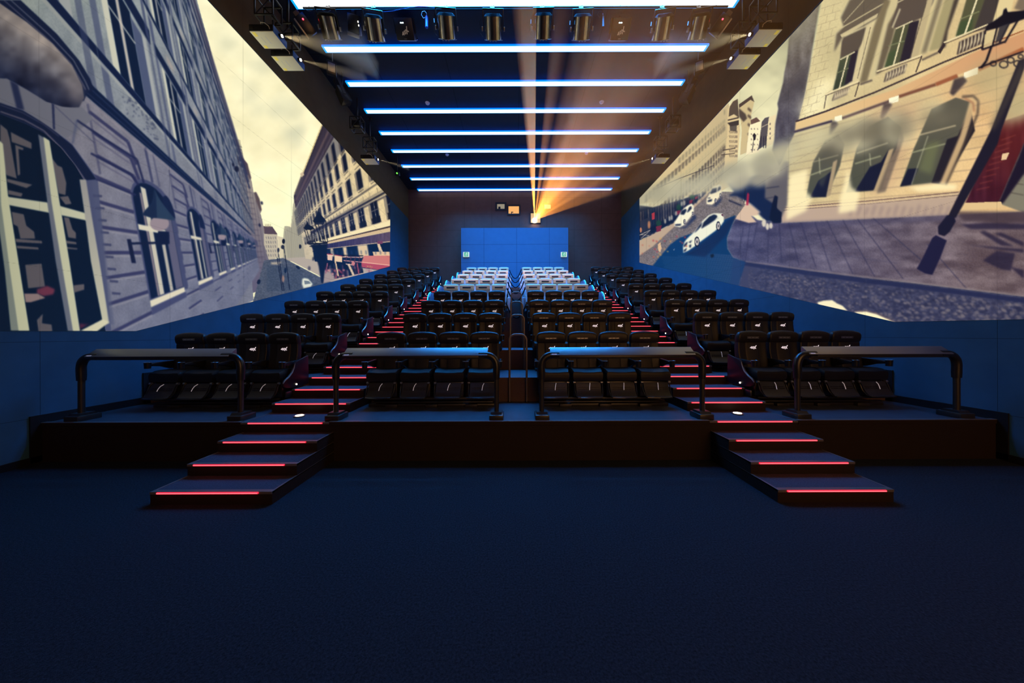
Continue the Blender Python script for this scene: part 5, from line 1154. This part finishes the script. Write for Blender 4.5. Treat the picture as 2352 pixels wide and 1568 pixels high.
# ------------------------------------------------------------------ haze lit by the projector beam
def haze(name, dens, col, apex, quad, label, g=.55):
    m_ = bpy.data.materials.new(name); m_.use_nodes = True; nt = m_.node_tree; nt.nodes.clear()
    out = nt.nodes.new('ShaderNodeOutputMaterial'); v = nt.nodes.new('ShaderNodeVolumeScatter'); v.inputs['Color'].default_value = (*col,1); v.inputs['Density'].default_value = dens; v.inputs['Anisotropy'].default_value = g
    nt.links.new(v.outputs[0], out.inputs['Volume'])
    b = bmesh.new(); A = b.verts.new(apex); Q = [b.verts.new(q) for q in quad]; b.faces.new(Q)
    for i in range(4): b.faces.new((Q[i], A, Q[(i+1)%4]))
    bmesh.ops.recalc_face_normals(b, faces=b.faces); mb = MB(); mb._add(b)
    return tag(mb.build('haze', m_, smooth=False), label, 'haze', kind='stuff')
if HAZE > 0:
    ap = (LP.x, YB-.16, LP.z); yq = 3.0
    def tq(x0,z0,x1,z1):     # a window of the beam, cut short of the viewer at y = yq
        t = (ap[1]-yq)/(ap[1]-YF); f = lambda x,z: (ap[0]+(x-ap[0])*t, yq, ap[2]+(z-ap[2])*t)
        return [f(x0,z0),f(x1,z0),f(x1,z1),f(x0,z1)]
    for i, (x0,z0,x1,z1,d) in enumerate(((-.95,5.,-.35,8.6,.05),(.3,5.,.6,8.6,.02),(1.3,4.,2.0,8.6,.02),(2.2,3.5,3.1,8.6,.034),(3.3,3.2,3.7,8.6,.016),(4.0,2.8,5.0,8.6,.028),(5.2,2.0,6.4,4.2,.022),(5.2,4.6,6.4,8.6,.014))):  # wedge shapes and densities imitate brighter and dimmer shafts of the beam
        haze('beam_haze', d*HAZE, (1.,.62,.26), ap, tq(x0,z0,x1,z1), 'faint warm haze in the main projector beam, %s shaft' % ordn(i), .6)
    for s in (-1,1):
        for n, (Y, wd) in enumerate(((8.28,.22),(9.02,.12),(14.28,.10))):
            a0 = (s*(6.42-.09), Y+.23, CZ+8.12); L = 2.4-.5*n
            q_ = [(a0[0]-s*L, a0[1]+y, a0[2]+z*L) for y, z in ((-wd*L,-.34),(wd*L,-.34),(wd*L,-.34+wd),(-wd*L,-.34+wd))]
            haze('side_beam_haze', .16, (1.,.9,.7), a0, q_, 'thin pale haze in front of the %s projector lens on the %s side' % (['front','second','rear'][n], 'left' if s < 0 else 'right'), .2)
            l2 = bpy.data.lights.new('side_projector_light','SPOT'); l2.energy = 260; l2.color = (1.,.86,.55); l2.shadow_soft_size = .02; l2.spot_size = math.radians(34); l2.spot_blend = .6
            o2 = bpy.data.objects.new('side_projector_light', l2); COL.objects.link(o2); o2.location = a0; o2['kind'] = 'helper'; o2.rotation_euler = Vector((-s,0,-.26)).to_track_quat('-Z','Y').to_euler()
    ld = bpy.data.lights.new('projector_light','SPOT'); ld.energy = SPOT_W; ld.color = (1.,.50,.13); ld.shadow_soft_size = .03; ld.spot_size = math.radians(21); ld.spot_blend = .1
    lo = bpy.data.objects.new('projector_light', ld); COL.objects.link(lo); lo.location = (LP.x, YB-.15, LP.z); d = Vector((2.9,YF,6.2))-lo.location; lo.rotation_euler = d.to_track_quat('-Z','Y').to_euler()
    lo.parent = None; lo['kind'] = 'helper'
# ------------------------------------------------------------------ world, camera, view
w = bpy.data.worlds.new('world'); sc.world = w; w.use_nodes = True; w.node_tree.nodes['Background'].inputs[0].default_value = (.0,.0,.0,1); w.node_tree.nodes['Background'].inputs[1].default_value = 0
cd = bpy.data.cameras.new('camera'); cam = bpy.data.objects.new('camera', cd); COL.objects.link(cam)
cd.sensor_width = 36; cd.lens = 36*F/2352; cd.shift_x = -(VPX-1176)/2352; cd.shift_y = (VPY-784)/2352; cd.clip_start = .05
cam.matrix_world = Matrix.Translation((CX,0,CZ)) @ Matrix.Rotation(PI/2,4,'X') @ Matrix.Rotation(-RHO,4,'Z')
sc.camera = cam
sc.view_settings.view_transform = 'Standard'; sc.view_settings.look = 'None'; sc.view_settings.gamma = 1; sc.view_settings.use_curve_mapping = False; sc.view_settings.exposure = 0
sc.cycles.use_denoising = True; sc.cycles.volume_step_rate = 1.; sc.cycles.sample_clamp_indirect = 3.; sc.cycles.max_bounces = 4; sc.cycles.diffuse_bounces = 3; sc.cycles.glossy_bounces = 3; sc.cycles.use_adaptive_sampling = True; sc.cycles.adaptive_threshold = .05; sc.cycles.use_light_tree = True; sc.cycles.volume_bounces = 0
